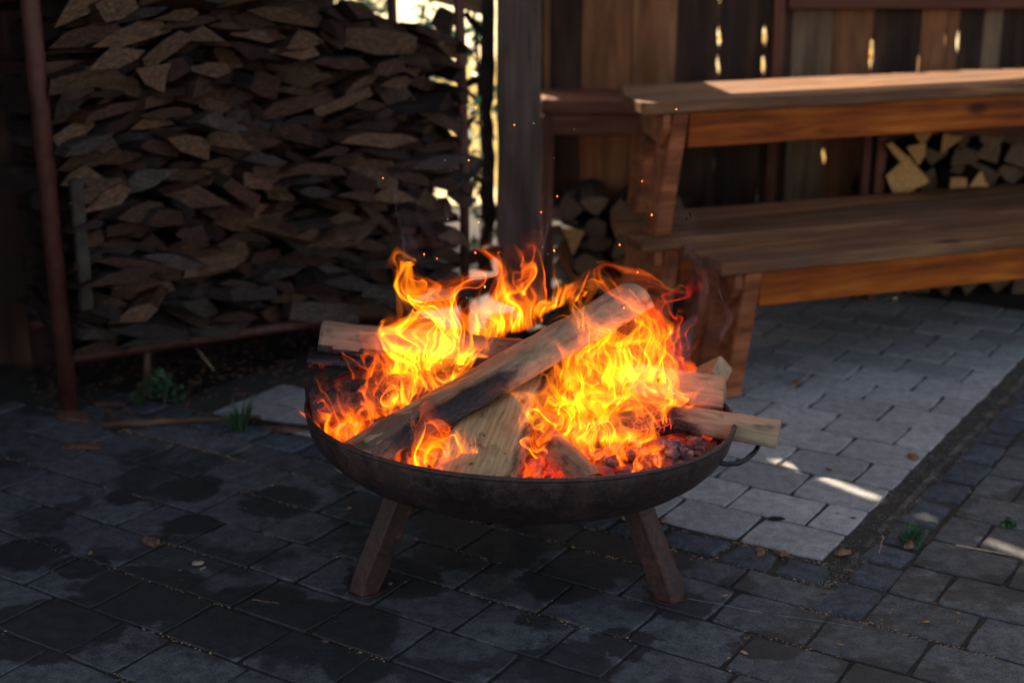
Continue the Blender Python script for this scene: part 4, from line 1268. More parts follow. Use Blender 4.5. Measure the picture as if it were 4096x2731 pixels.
for k in range(420):
    a = rr.uniform(0, 6.28); r = 0.40 * math.sqrt(rr.random())
    x, y = r * math.cos(a), r * math.sin(a); s = rr.uniform(0.006, 0.02)
    bmx = Matrix.Translation((x, y, -0.036 + rr.uniform(-0.006, 0.008))) @ Matrix.Rotation(rr.uniform(0, 6.28), 4, 'Z') @ Matrix.Rotation(rr.uniform(-0.8, 0.8), 4, 'X')
    Vc, Fc = box_vf(-s, s * rr.uniform(0.5, 1.2), -s * 0.6, s * 0.7, -s * 0.5, s * 0.5, s * 0.18, 1)
    Vc = [BM @ (bmx @ Vector((v[0] * (1 + 0.3 * nz(v, 60, k)), v[1], v[2]))) for v in Vc]
    parts.append((Vc, Fc)); hv += [(1.0 if rr.random() < 0.5 else 0.15) * (0.3 if x > 0.2 and y < -0.05 else 1)] * len(Vc)
V, F = join_vf(parts); me = mesh('charcoal_lumps', V, F); fattr(me, 'hot', hv)
o = link('charcoal_lumps', me, M['ember']); o.location = (BC.x, BC.y, 0)
tag(o, 'crumbled charcoal lumps strewn over the embers in the fire bowl', None, None, 'stuff')

# ------------------------------------------------------------------ logs in the fire
FIRE = [(-0.17, 2.90, 0.36, 0.17), (0.20, 2.80, 0.35, 0.20), (0.0, 3.05, 0.38, 0.14), (-0.12, 2.60, 0.33, 0.10), (0.08, 2.68, 0.33, 0.13), (0.25, 2.92, 0.42, 0.13)]
def fire_log(name, A, B, roll, prof, mat, label, disp=0.003, segs=70, charf=None, taper=0.0, bend=0.0, cat='log', fine=0.0, seed=0.0, endcut=0.0, peelf=None, emberf=None):
    A, B = Vector(A), Vector(B)
    X = (B - A); L = X.length; X.normalize()
    Y = Vector((0, 0, 1)).cross(X).normalized(); Z = X.cross(Y)
    Mx = Matrix(((X.x, Y.x, Z.x, A.x), (X.y, Y.y, Z.y, A.y), (X.z, Y.z, Z.z, A.z), (0, 0, 0, 1))) @ Matrix.Rotation(roll, 4, 'X')
    # densify the profile
    P = []
    m = len(prof)
    for k in range(m):
        a, b_ = prof[k], prof[(k + 1) % m]
        q = max(1, int(math.hypot(a[0] - b_[0], a[1] - b_[1]) / 0.006))
        for i in range(q): P.append((a[0] + (b_[0] - a[0]) * i / q, a[1] + (b_[1] - a[1]) * i / q))
    n = len(P); V, F = [], []
    for i in range(segs + 1):
        t = i / segs; x = t * L
        s = 1 - taper * t
        for (y, z) in P:
            d = disp * (nz((x * 7, y * 14, z * 14), 1, seed) + 0.5 * nz((x * 20, y * 40, z * 40), 1, seed + 3)) + fine * nz((x * 60, y * 90, z * 90), 1, seed + 9)
            L2 = math.hypot(y, z) + 1e-6
            ex = endcut * (y * 14 * nz((seed, 0, 1)) + z * 6) * (1 if i in (0, segs) else 0)
            ex += 0.002 * nz((y * 60, z * 60, seed)) * (1 if i in (0, segs) else 0)
            V.append((x + ex, y * s * (1 + d / L2) , z * s * (1 + d / L2) + bend * 4 * t * (1 - t)))
    for i in range(segs):
        for k in range(n):
            F.append((i * n + k, i * n + (k + 1) % n, (i + 1) * n + (k + 1) % n, (i + 1) * n + k))
    ns = len(F)
    for (i, fl) in ((0, True), (segs, False)):
        o0 = len(V); V += V[i * n:(i + 1) * n]
        f = tuple(range(o0, o0 + n)); F.append(f[::-1] if fl else f)
    me = mesh(name, V, F)
    bm = bmesh.new(); bm.from_mesh(me); bmesh.ops.recalc_face_normals(bm, faces=bm.faces); bm.to_mesh(me); bm.free()
    sm = [True] * ns + [False] * 2
    me.polygons.foreach_set("use_smooth", sm)
    ch, pe, em = [], [], []
    for v in me.vertices:
        w = Mx @ v.co
        c = 0.0
        for (fx, fy, fz, fr) in FIRE:
            d2 = ((w.x - fx) ** 2 + (w.y - fy) ** 2 + ((w.z - fz) * 1.3) ** 2) / (fr * fr)
            c = max(c, math.exp(-d2 * 1.1))
        t = v.co.x / L
        if charf: c = charf(t, v.co.y, v.co.z, c)
        ch.append(max(0, min(1.2, c))); pe.append(peelf(t, v.co.y, v.co.z) if peelf else 0.0)
        em.append(emberf(t, v.co.y, v.co.z) if emberf else 0.0)
    fattr(me, 'char', ch); fattr(me, 'peel', pe); fattr(me, 'ember', em)
    o = link(name, me, mat); o.matrix_world = Mx
    tag(o, label, cat)
    return o
def half_prof(w, h, n=14, flat=0.0):
    P = [(-w / 2 * math.cos(math.pi * k / n), h * math.sin(math.pi * k / n) ** 0.85) for k in range(n + 1)]
    c = h * 0.42
    return [(y, z - c) for y, z in P] + [(w * 0.22, -c - flat), (-w * 0.2, -c - flat)]
def rect_prof(w, h, b=0.003):
    return [(-w / 2 + b, -h / 2), (-w / 2, -h / 2 + b), (-w / 2, h / 2 - b), (-w / 2 + b, h / 2), (w / 2 - b, h / 2), (w / 2, h / 2 - b), (w / 2, -h / 2 + b), (w / 2 - b, -h / 2)]
fire_log('burning_log', (-0.314, 2.578, 0.322), (0.262, 3.065, 0.518), R(-16), half_prof(0.152, 0.058, 16, 0.008), M['log_big'],
         'longest log, barkless half-round, leaning diagonally up across the fire bowl', 0.006, 150,
         lambda t, y, z, c: 1.25 * math.exp(-((y + 0.068) / 0.016) ** 2) * math.exp(-((t - 0.26) / 0.20) ** 2) + 0.25 * math.exp(-((t - 0.36) / 0.07) ** 2) + (0.42 if z < -0.028 else 0.0) * (1 if t < 0.9 else 0.4) + 0.15 * math.exp(-((t - 0.6) / 0.2) ** 2),
         0.03, 0.0, seed=2.0, endcut=0.02, peelf=lambda t, y, z: min(1.0, max(0.0, (t - 0.24) / 0.12)))
fire_log('burning_board', (-0.078, 2.452, 0.318), (0.030, 2.99, 0.410), R(-6), rect_prof(0.164, 0.034, 0.004), M['log_plank'],
         'pale sawn board with two knots, its cut end at the front rim of the bowl', 0.0025, 120,
         lambda t, y, z, c: 0.9 * max(0, (t - 0.75) / 0.3) + 0.8 * math.exp(-((abs(y) - 0.078) / 0.010) ** 2) * (0.4 + t) + (0.5 if z < -0.012 else 0) + (0.25 if t < 0.01 else 0), -0.0, 0.004, seed=5.0, cat='board')
fire_log('burning_stick', (0.548, 2.748, 0.312), (0.085, 2.885, 0.345), R(8), rect_prof(0.054, 0.050, 0.004), M['log_stick'],
         'square split stick poking out over the right rim of the fire bowl', 0.003, 110,
         lambda t, y, z, c: 1.15 * min(1, max(0, (t - 0.28) / 0.2)) * (1.0 if z < 0.0 else 0.45) + (0.25 * t), 0.0, 0.0, seed=8.0, cat='stick')
fire_log('burning_half_log', (0.462, 2.925, 0.336), (0.07, 3.02, 0.372), R(12), half_prof(0.115, 0.068, 14, 0.004), M['log_half'],
         'short half-round log at the right back of the fire bowl, its end curved', 0.003, 90,
         lambda t, y, z, c: 1.1 * min(1, max(0, (t - 0.45) / 0.25)) + (0.5 if z < -0.02 else 0), 0.0, 0.0, seed=11.0, endcut=0.02)
fire_log('burning_half_log', (-0.418, 3.005, 0.446), (0.02, 2.985, 0.412), R(0), half_prof(0.105, 0.058, 14, 0.004), M['log_half_dark'],
         'half-round pale log reaching over the left back rim of the fire bowl', 0.003, 90,
         lambda t, y, z, c: (1.3 if z < -0.008 else 0.0) + 0.6 * max(0, (t - 0.5) / 0.5) + (0.3 if t < 0.02 else 0), 0.04, 0.0, seed=14.0)
fire_log('charred_board', (-0.442, 2.955, 0.414), (-0.09, 2.97, 0.392), R(3), rect_prof(0.085, 0.022, 0.004), M['log_char'],
         'black charred board under the half-round log on the left of the fire bowl', 0.004, 80,
         lambda t, y, z, c: 1.2, 0.0, 0.0, seed=17.0, emberf=lambda t, y, z: 0.35 * math.exp(-(z + 0.006) ** 2 / 0.00003), cat='board', fine=0.002)
fire_log('charred_log', (-0.424, 2.800, 0.362), (-0.17, 2.865, 0.372), R(0), half_prof(0.135, 0.062, 12, 0.006), M['log_char'],
         'thick black charred log with a cracked blocky edge at the left rim of the bowl', 0.004, 80,
         lambda t, y, z, c: 1.0 if z > 0.012 else 0.55, 0.0, 0.0, seed=19.0, emberf=lambda t, y, z: 0.25 if t > 0.5 else 0.02, fine=0.003)
fire_log('charred_log', (-0.12, 3.10, 0.345), (0.30, 3.05, 0.360), R(0), half_prof(0.10, 0.07, 12, 0.006), M['log_char'],
         'charred log lying along the back of the fire bowl behind the flames', 0.004, 50, lambda t, y, z, c: 1.0, seed=29.0, emberf=lambda t, y, z: 0.5, fine=0.003)
fire_log('charred_log', (-0.30, 2.72, 0.318), (0.05, 2.83, 0.330), R(0), half_prof(0.08, 0.06, 12, 0.006), M['log_char'],
         'half burnt log under the long leaning log, glowing red', 0.004, 50, lambda t, y, z, c: 1.0, seed=33.0, emberf=lambda t, y, z: 0.9, fine=0.003)
fire_log('burning_branch', (0.048, 2.685, 0.348), (0.150, 2.470, 0.306), R(-20), half_prof(0.072, 0.055, 12, 0.006), M['log_half'],
         'short bark covered branch piece at the front of the fire right of the pale board', 0.004, 60,
         lambda t, y, z, c: 0.35 + 0.7 * max(0, 0.5 - t) + (0.6 if y > 0.015 else 0), 0.0, 0.0, seed=23.0, fine=0.002, emberf=lambda t, y, z: 0.6 if t < 0.3 else 0.1, cat='branch')
fire_log('burning_branch', (0.10, 2.70, 0.318), (0.33, 2.82, 0.322), R(0), half_prof(0.07, 0.05, 12, 0.006), M['log_char'],
         'charred branch glowing under the square stick', 0.004, 50, lambda t, y, z, c: 0.9, seed=43.0, emberf=lambda t, y, z: 0.6, fine=0.003, cat='branch')
fire_log('wood_chunk', (0.425, 3.125, 0.300), (0.478, 3.075, 0.345), R(30), rect_prof(0.06, 0.045, 0.004), M['log_half'],
         'small split chunk behind the right rim of the fire bowl, its cut face up', 0.002, 20, lambda t, y, z, c: 0.1, seed=39.0, cat='wood chunk')

# ------------------------------------------------------------------ flames: thin folded sheets of glowing gas
def gas(name, cool, hot, k):
    """optically thin glowing soot sheet: adds light, hides nothing; heat and glow are carried by the mesh"""
    m = bpy.data.materials.new(name); m.use_nodes = True
    nt = m.node_tree; N = NT(nt)
    for nd in list(nt.nodes):
        if nd.type != 'OUTPUT_MATERIAL': nt.nodes.remove(nd)
    g = N.n("ShaderNodeAttribute", attribute_name="glow"); h = N.n("ShaderNodeAttribute", attribute_name="heat")
    e = N.n("ShaderNodeEmission"); t = N.n("ShaderNodeBsdfTransparent"); a = N.n("ShaderNodeAddShader")
    N.l(N.mix(h.outputs["Fac"], cool, hot), e.inputs[0])
    N.l(N.math('MULTIPLY', g.outputs["Fac"], k), e.inputs[1])
    N.l(e.outputs[0], a.inputs[0]); N.l(t.outputs[0], a.inputs[1])
    N.l(a.outputs[0], nt.nodes["Material Output"].inputs["Surface"])
    m.cycles.emission_sampling = 'NONE'
    return m
FK = 0.44
GM = {'y': gas('yellow_flame_gas', (1.0, 0.19, 0.003), (1.0, 0.50, 0.010), FK * 1.3), 'o': gas('orange_flame_gas', (1.0, 0.11, 0.002), (1.0, 0.32, 0.004), FK), 'r': gas('red_flame_gas', (1.0, 0.035, 0.001), (1.0, 0.12, 0.002), FK * 0.7)}
class Turb:
    def __init__(self, seed, lam=(0.024, 0.15), K=30, amp=0.60):
        g = np.random.default_rng(seed)
        l = np.exp(g.uniform(np.log(lam[0]), np.log(lam[1]), K))
        d = g.normal(size=(K, 3)); d[:, 2] *= 0.55; d /= np.linalg.norm(d, axis=1)[:, None]
        self.k = d * (2 * np.pi / l)[:, None]
        a = g.normal(size=(K, 3)); a = np.cross(d, a); a /= np.linalg.norm(a, axis=1)[:, None]
        self.a = a * (l / lam[1])[:, None] ** 0.95 * amp * 1.6 * np.sqrt(2 / K) * 1.6
        self.ph = g.uniform(0, 2 * np.pi, K)
    def __call__(self, x, t, adv=0.62):
        q = x.copy(); q[:, 2] -= adv * t
        return np.sin(q @ self.k.T + self.ph) @ self.a
def flame_sheet(turb, p0, p1, H, lean, seed, thick, S=52, T=64, pull=1.6, ctr=None, arc=0.012, up=1.0):
    g = np.random.default_rng(seed)
    p0, p1 = np.array(p0, float), np.array(p1, float)
    s = np.linspace(0, 1, S)
    d = p1 - p0; nrm = np.array([-d[1], d[0], 0]); nrm /= (np.linalg.norm(nrm) + 1e-9)
    base = p0[None] + s[:, None] * d[None] + nrm[None] * (arc * np.sin(s * np.pi * g.uniform(1, 3) + g.uniform(0, 6)))[:, None]
    # height of each strand: ragged
    ph = g.uniform(0, 6.28, 3)
    hs = H * (0.55 + 0.45 * np.sin(np.pi * s) ** 0.7 * (0.75 + 0.25 * np.sin(7 * s + ph[0]))) * (0.9 + 0.1 * np.sin(19 * s + ph[1]))
    tau = np.linspace(0, 1, T)
    TT = (hs[:, None] * tau[None, :])            # age in metres of rise
    age = TT.ravel(); X = np.repeat(base, T, axis=0)
    N = 70; tmax = age.max(); dt = tmax / N
    c = (p0 + p1) / 2 if ctr is None else np.array(ctr, float)
    lean = np.array(lean, float)
    for i in range(N):
        t = -tmax + i * dt
        act = np.clip((age + t + dt) / dt, 0, 1)          # released when its age is reached
        ok = act > 0
        if not ok.any(): continue
        x = X[ok]
        rise = np.clip((age[ok] + t) / H, 0, 1)
        v = turb(x, t)
        grow = 0.40 + 0.85 * rise ** 0.6
        v = v * grow[:, None]
        v[:, 2] *= 0.7
        v += lean[None] * (0.4 + rise)[:, None]
        v[:, 2] += up
        cc = c[None, :2] + lean[None, :2] * (x[:, 2:3] - c[2])
        v[:, :2] -= pull * (x[:, :2] - cc) * np.clip(rise, 0.1, 1)[:, None]
        X[ok] = x + v * (dt * act[ok])[:, None]
    rx, ry = X[:, 0] - BC.x, X[:, 1] - BC.y
    rr_ = np.hypot(rx, ry) + 1e-9
    lim = np.where(X[:, 2] < 0.345, 0.40 + 0.5 * np.clip(X[:, 2] - 0.29, -0.1, 0.05), 9.0)      # gas cannot pass the steel
    k_ = np.minimum(1, lim / rr_)
    X[:, 0] = BC.x + rx * k_; X[:, 1] = BC.y + ry * k_; X[:, 2] = np.maximum(X[:, 2], 0.285)
    G = X.reshape(S, T, 3)
    du = np.gradient(G, axis=0); dv = np.gradient(G, axis=1)
    area = np.linalg.norm(np.cross(du, dv), axis=2) + 1e-12
    fade = np.minimum(1, tau / 0.12)[None, :] * (1 - tau[None, :] ** 2.5)
    d = np.minimum(s, 1 - s)[:, None]
    edge = np.clip(d * 22, 0, 1) * (1 + 1.8 * np.exp(-((d - 0.05) / 0.03) ** 2))
    uu, vv = np.meshgrid(s, tau, indexing='ij')
    q = g.uniform(0, 6.28, 8); fr = g.uniform(5, 9)
    w_ = uu + 0.05 * np.sin(3 * vv + q[0]) + 0.03 * np.sin(7 * vv + q[5])
    st = 0.5 + 0.25 * np.sin(fr * 2 * w_ + q[1]) + 0.17 * np.sin(fr * 4.3 * w_ + q[2] + vv) + 0.10 * np.sin(fr * 9.1 * w_ + q[3])
    fil = 0.035 + 4.2 * np.clip(st - 0.30, 0, 1) ** 2.6
    hole = np.clip(0.5 + 0.5 * np.sin(fr * uu * 1.2 + 5 * vv + q[4]) + 0.75 - 0.7 * vv, 0, 1)
    comp = np.clip(np.median(area) / area, 0.15, 9.0) ** 0.75
    glow = fade * edge * fil * hole * comp * thick / 0.002
    heat = np.clip(1.0 - 0.95 * vv ** 0.9, 0, 1) * np.clip(0.35 + 0.8 * st, 0, 1)
    idx = np.arange(S * T).reshape(S, T)
    F = np.stack([idx[:-1, :-1].ravel(), idx[1:, :-1].ravel(), idx[1:, 1:].ravel(), idx[:-1, 1:].ravel()], 1)
    return G.reshape(-1, 3), F, glow.ravel(), heat.ravel()
def np_mesh(name, V, F):
    me = bpy.data.meshes.new(name)
    me.vertices.add(len(V)); me.vertices.foreach_set("co", V.astype(np.float32).ravel())
    me.loops.add(F.size); me.loops.foreach_set("vertex_index", F.astype(np.int32).ravel())
    me.polygons.add(len(F)); me.polygons.foreach_set("loop_start", np.arange(0, F.size, 4, dtype=np.int32))
    me.update(calc_edges=True)
    return me
FL = [  # label, seed, emitters: (p0, p1, height, lean, sheets, thick, gas)
    ('tall twin-tipped flame rising left of the leaning log', 1, [
        ((-0.235, 2.92, 0.38), (-0.135, 2.96, 0.40), 0.27, (0.12, 0, 0), 9, 0.0034, 'y'),
        ((-0.22, 2.90, 0.38), (-0.10, 2.97, 0.40), 0.31, (0.16, 0, 0), 8, 0.0034, 'o'),
        ((-0.26, 2.90, 0.38), (-0.09, 2.94, 0.40), 0.17, (0.0, 0, 0), 9, 0.0022, 'y'),
        ((-0.15, 2.98, 0.40), (-0.08, 2.98, 0.41), 0.24, (0.06, 0, 0), 4, 0.0018, 'r')]),
    ('low bright flame hugging the left side of the leaning log', 2, [
        ((-0.33, 2.84, 0.39), (-0.22, 2.88, 0.39), 0.10, (-0.25, 0, 0), 7, 0.0020, 'o'),
        ((-0.27, 2.74, 0.36), (-0.10, 2.88, 0.38), 0.13, (0.2, 0, 0), 11, 0.0020, 'y'),
        ((-0.32, 2.68, 0.33), (-0.20, 2.80, 0.35), 0.12, (0.1, 0, 0), 9, 0.0018, 'o'),
        ((-0.14, 2.91, 0.39), (-0.03, 2.98, 0.41), 0.10, (0.15, 0, 0), 7, 0.0020, 'y')]),
    ('orange flame licking the inside of the left rim', 3, [
        ((-0.39, 2.72, 0.31), (-0.29, 2.66, 0.32), 0.13, (0.05, 0, 0), 7, 0.0015, 'o'),
        ((-0.37, 2.67, 0.31), (-0.29, 2.62, 0.32), 0.09, (0.1, 0, 0), 5, 0.0015, 'r')]),
    ('forked flame behind the middle of the leaning log', 4, [
        ((-0.12, 3.08, 0.39), (-0.02, 3.12, 0.41), 0.18, (0.2, 0, 0), 9, 0.0020, 'o'),
        ((-0.04, 3.12, 0.41), (0.07, 3.13, 0.44), 0.23, (0.0, 0, 0), 9, 0.0034, 'o'),
        ((-0.09, 3.11, 0.40), (0.04, 3.12, 0.43), 0.15, (0.1, 0, 0), 7, 0.0034, 'y'),
        ((0.05, 3.14, 0.45), (0.14, 3.15, 0.49), 0.10, (0.25, 0, 0), 8, 0.0034, 'y'),
        ((0.10, 3.14, 0.48), (0.17, 3.15, 0.51), 0.07, (0.35, 0, 0), 4, 0.0018, 'o')]),
    ('largest flame, a yellow tower at the right of the fire', 5, [
        ((0.20, 2.90, 0.38), (0.33, 2.95, 0.38), 0.27, (-0.04, 0, 0), 10, 0.0021, 'y'),
        ((0.16, 2.88, 0.36), (0.36, 2.92, 0.37), 0.20, (0.0, 0, 0), 12, 0.0021, 'y'),
        ((0.23, 2.89, 0.42), (0.34, 2.92, 0.42), 0.22, (-0.18, -0.06, 0), 7, 0.0020, 'o'),
        ((0.30, 2.92, 0.35), (0.42, 2.93, 0.35), 0.23, (0.0, 0, 0), 9, 0.0018, 'o'),
        ((0.28, 2.97, 0.42), (0.40, 2.98, 0.42), 0.22, (0.06, 0, 0), 7, 0.0018, 'r'),
        ((0.33, 2.96, 0.37), (0.41, 2.96, 0.37), 0.15, (0.08, 0, 0), 5, 0.0018, 'r')]),
    ('flame curling over the top of the leaning log on the right', 6, [
        ((0.12, 2.90, 0.41), (0.20, 2.90, 0.43), 0.16, (0.0, -0.1, 0), 8, 0.0019, 'y'),
        ((0.15, 2.91, 0.44), (0.25, 2.92, 0.46), 0.15, (0.1, -0.1, 0), 7, 0.0017, 'o')]),
    ('broad sheet of flame spreading over the centre right logs', 7, [
        ((0.03, 2.82, 0.34), (0.20, 2.85, 0.35), 0.13, (0.05, 0, 0), 14, 0.0019, 'y'),
        ((0.10, 2.78, 0.33), (0.34, 2.82, 0.34), 0.16, (0.0, 0, 0), 16, 0.0018, 'o'),
        ((0.12, 2.80, 0.34), (0.32, 2.85, 0.36), 0.12, (0.0, 0, 0), 8, 0.0020, 'y'),
        ((0.27, 2.76, 0.32), (0.37, 2.81, 0.33), 0.15, (-0.08, 0, 0), 8, 0.0017, 'o'),
        ((0.10, 2.90, 0.37), (0.24, 2.93, 0.38), 0.14, (0.0, 0, 0), 9, 0.0019, 'o')]),
    ('ragged flame in front of the square stick', 8, [
        ((0.05, 2.58, 0.31), (0.18, 2.64, 0.31), 0.14, (-0.1, 0, 0), 12, 0.0018, 'o'),
        ((0.03, 2.62, 0.32), (0.15, 2.68, 0.32), 0.15, (0.0, 0, 0), 10, 0.0019, 'y'),
        ((0.12, 2.58, 0.30), (0.28, 2.64, 0.31), 0.12, (0.0, 0, 0), 12, 0.0018, 'o'),
        ((0.14, 2.64, 0.32), (0.26, 2.68, 0.32), 0.13, (0.1, 0, 0), 9, 0.0020, 'y'),
        ((0.22, 2.56, 0.30), (0.28, 2.58, 0.30), 0.11, (0.0, 0, 0), 4, 0.0020, 'o'),
        ((0.02, 2.50, 0.29), (0.10, 2.52, 0.29), 0.09, (0.0, 0, 0), 7, 0.0018, 'r'),
        ((0.00, 2.47, 0.30), (0.06, 2.48, 0.30), 0.07, (0.1, 0, 0), 6, 0.0020, 'o')]),
    ('flame between the leaning log and the pale board', 9, [
        ((-0.22, 2.52, 0.29), (-0.10, 2.52, 0.29), 0.11, (0.15, 0, 0), 11, 0.0019, 'o'),
        ((-0.17, 2.53, 0.30), (-0.09, 2.58, 0.31), 0.12, (0.1, 0, 0), 8, 0.0019, 'y'),
        ((-0.20, 2.49, 0.29), (-0.10, 2.47, 0.29), 0.08, (0.0, 0, 0), 7, 0.0018, 'r')]),
]
for lab, sd, ems in FL:
    tb = Turb(100 + sd, (0.028, 0.15) if sd in (1, 4, 5) else (0.02, 0.10), amp=0.62 if sd in (1, 4, 5, 6) else 0.88)
    p = ems[0][0]
    fl = empty('flame', p); tag(fl, lab, 'flame', 'flames in the fire bowl')
    for e, (p0, p1, H, lean, ns, th, gm) in enumerate(ems):
        VV, FF, GG, HH, n0 = [], [], [], [], 0
        ns = max(2, int(ns * (0.62 if sd not in (3, 9) else 0.95) + 0.5))
        for q in range(ns):
            g = random.Random(sd * 1000 + e * 37 + q)
            j = lambda s_: g.uniform(-s_, s_)
            a = (p0[0] + j(0.012), p0[1] + j(0.018), p0[2] + j(0.008)); b_ = (p1[0] + j(0.012), p1[1] + j(0.018), p1[2] + j(0.008))
            if ns > 2 and g.random() < 0.6:      # cut to a part of the emitter so that tongues vary in width
                t0 = g.uniform(0, 0.55); t1 = t0 + g.uniform(0.3, 0.45)
                a, b_ = tuple(np.array(a) * (1 - t0) + np.array(b_) * t0), tuple(np.array(a) * (1 - t1) + np.array(b_) * t1)
            jl = 0.30 if sd in (2, 3, 7, 8, 9) else 0.06
            V, F, gl, he = flame_sheet(tb, a, b_, H * g.uniform(0.6, 1.08), (lean[0] + j(jl), lean[1] + j(jl), 0), sd * 777 + e * 31 + q, th * g.uniform(0.6, 1.2), ctr=tuple((np.array(p0) + np.array(p1)) / 2))
            VV.append(V - np.array(p)); FF.append(F + n0); GG.append(gl); HH.append(he); n0 += len(V)
        me = np_mesh('tongue', np.concatenate(VV), np.concatenate(FF))
        fattr(me, 'glow', np.concatenate(GG)); fattr(me, 'heat', np.concatenate(HH))
        link('tongue', me, GM[gm], fl)

# ------------------------------------------------------------------ small things lying about
def flake(name, loc, size, rz, mat, label, cat, group=None, seed=0, thick=0.25, elong=1.6, bumps=0.35):
    """an irregular chip or crumpled leaf with real thickness"""
    rr = random.Random(seed); n = 11; V, F = [], []
    for lay_ in (0, 1):
        for k in range(n):
            a = 2 * math.pi * k / n
            r = size * rr.uniform(1 - bumps, 1.0) if lay_ == 0 else math.hypot(V[k][0] / elong, V[k][1]) * 0.8
            x, y = math.cos(a) * r * elong, math.sin(a) * r
            z = 0.0005 if lay_ == 0 else size * thick * (0.6 + 0.6 * rr.random())
            V.append((x, y, z))
    V.append((0, 0, size * thick * 1.1))
    for k in range(n): F.append((k, (k + 1) % n, n + (k + 1) % n, n + k)); F.append((n + k, n + (k + 1) % n, 2 * n))
    o = link(name, mesh(name, V, F), mat)
    o.location = loc; o.rotation_euler = (0, 0, rz)
    tag(o, label, cat, group)
    return o
flake('bark_piece', (-0.800, 2.894, 0.001), 0.017, -0.7, M['chip_bark'], 'thick reddish brown bark chunk on the dark pavers at the lower left', 'bark', None, 1, 0.8, 1.9)
flake('bark_piece', (-0.674, 2.789, 0.001), 0.010, 0.5, M['chip_pale'], 'small tan wood chip right of the bark chunk on the dark pavers', 'wood chip', None, 2, 0.5, 1.5)
flake('bark_piece', (-1.134, 3.503, 0.001), 0.030, -0.1, M['chip_bark'], 'flat dark strip of bark lying in front of the left rack post', 'bark', None, 3, 0.25, 2.6)
flake('bark_piece', (-1.21, 3.73, 0.001), 0.045, -0.6, M['chip_bark'], 'broad dark bark sheet at the foot of the left rack post', 'bark', None, 4, 0.2, 1.9)
flake('bark_piece', (-0.611, 3.637, 0.001), 0.032, -0.05, M['chip_bark'], 'brown bark plate on the pale paving edge left of the fire bowl', 'bark', None, 5, 0.3, 2.4)
flake('bark_piece', (-0.49, 3.72, 0.001), 0.035, 0.1, M['chip_bark'], 'dark bark plate close behind the left rim of the fire bowl', 'bark', None, 6, 0.3, 2.8)
flake('bark_piece', (-1.15, 3.85, 0.001), 0.03, 0.2, M['slab_tan'], 'pale bark piece behind the left rack post', 'bark', None, 7, 0.3, 2.6)
for k, (x, y, sz, lb) in enumerate([(0.721, 2.839, 0.015, 'crumpled dry brown leaf at the near corner of the pale paving'), (0.541, 2.844, 0.017, 'curled russet leaf just in front of the pale paving edge'),
                                     (0.587, 2.833, 0.014, 'small dark leaf beside the curled russet one'), (0.851, 4.036, 0.018, 'brown leaf lying on the pale paving below the bench'),
                                     (1.03, 3.42, 0.016, 'dead leaf heap in the gravel joint at the right'), (0.35, 3.02, 0.008, 'tiny orange leaf bit near the right bowl leg')]):
    flake('dry_leaf', (x, y, 0.002), sz, k * 1.3, M['leaf_dry'], lb, 'leaf', 'dry leaves on the paving', 20 + k, 0.55, 1.4, 0.6)
flake('pale_pebble', (0.266, 3.033, 0.001), 0.014, 0.3, M['chip_pale'], 'pale chip on the dark pavers left of the right bowl leg', 'wood chip', None, 31, 0.5, 1.4)
flake('dark_stain_chip', (0.61, 3.03, 0.001), 0.016, 0.3, M['bark'], 'dark flat chip on the pale paving near its front edge', 'chip', None, 32, 0.12, 1.7)
rr = random.Random(12)
for k in range(46):
    while True:
        x, y = rr.uniform(-1.25, 1.2), rr.uniform(2.2, 3.5)
        if (x - 0.02) ** 2 + (y - 2.83) ** 2 > 0.0: break
    mt = rr.choice(['chip_pale', 'chip_bark', 'chip_bark', 'crumb'])
    flake('wood_crumb', (x, y, 0.001), rr.uniform(0.002, 0.0055), rr.uniform(0, 6), M[mt], 'small crumb of wood or bark scattered on the dark pavers', 'wood crumb', 'wood crumbs scattered on the pavers', 100 + k, 0.5, rr.uniform(1.2, 2.4))
def stick(p0, p1, r, mat, label, seed, name='stick', wob=0.01, twigs=()):
    p0, p1 = Vector(p0), Vector(p1); pts = []
    for i in range(9):
        t = i / 8
        pts.append(p0.lerp(p1, t) + Vector((wob * nz((t * 3, seed, 0)), wob * nz((t * 3, seed, 5)), 0.3 * wob * abs(nz((t * 4, seed, 9))))))
    base = Vector(p0)
    V, F = tube_vf([p - base for p in pts], [r * (1 - 0.4 * i / 8) for i in range(9)], 7)
    o = link(name, mesh(name, V, F), mat); o.location = base
    tag(o, label, 'stick')
    for (a, b_, rr_) in twigs:
        V, F = tube_vf([Vector(a) - base, Vector(b_) - base], [rr_, rr_ * 0.5], 6)
        link('twig', mesh('twig', V, F), mat, o)
    return o
stick((-1.108, 3.637, 0.010), (-0.694, 3.707, 0.010), 0.010, M['slab_tan'], 'long split stick lying on the ground in front of the firewood rack', 1, wob=0.02)
stick((-1.131, 3.760, 0.012), (-1.055, 3.592, 0.008), 0.007, M['slab_tan'], 'short forked twig crossing the left end of the long stick', 2, twigs=(((-1.10, 3.69, 0.01), (-1.03, 3.64, 0.02), 0.004),))
stick((-0.527, 2.616, 0.003), (-0.470, 2.601, 0.003), 0.0022, M['chip_bark'], 'tiny dark twig on the pavers left of the left bowl leg', 3, wob=0.002)
stick((-0.72, 3.66, 0.012), (-0.45, 3.60, 0.012), 0.008, M['bark'], 'dark stick end lying towards the fire bowl on the left', 4)
stick((0.83, 2.93, 0.003), (0.80, 2.83, 0.003), 0.0016, M['chip_pale'], 'thin pale straw beside the grass tuft at the right', 5, wob=0.006)
stick((0.98, 2.88, 0.003), (1.10, 2.82, 0.003), 0.0022, M['chip_pale'], 'straight pale straw on the dark pavers at the right edge', 6, wob=0.002)
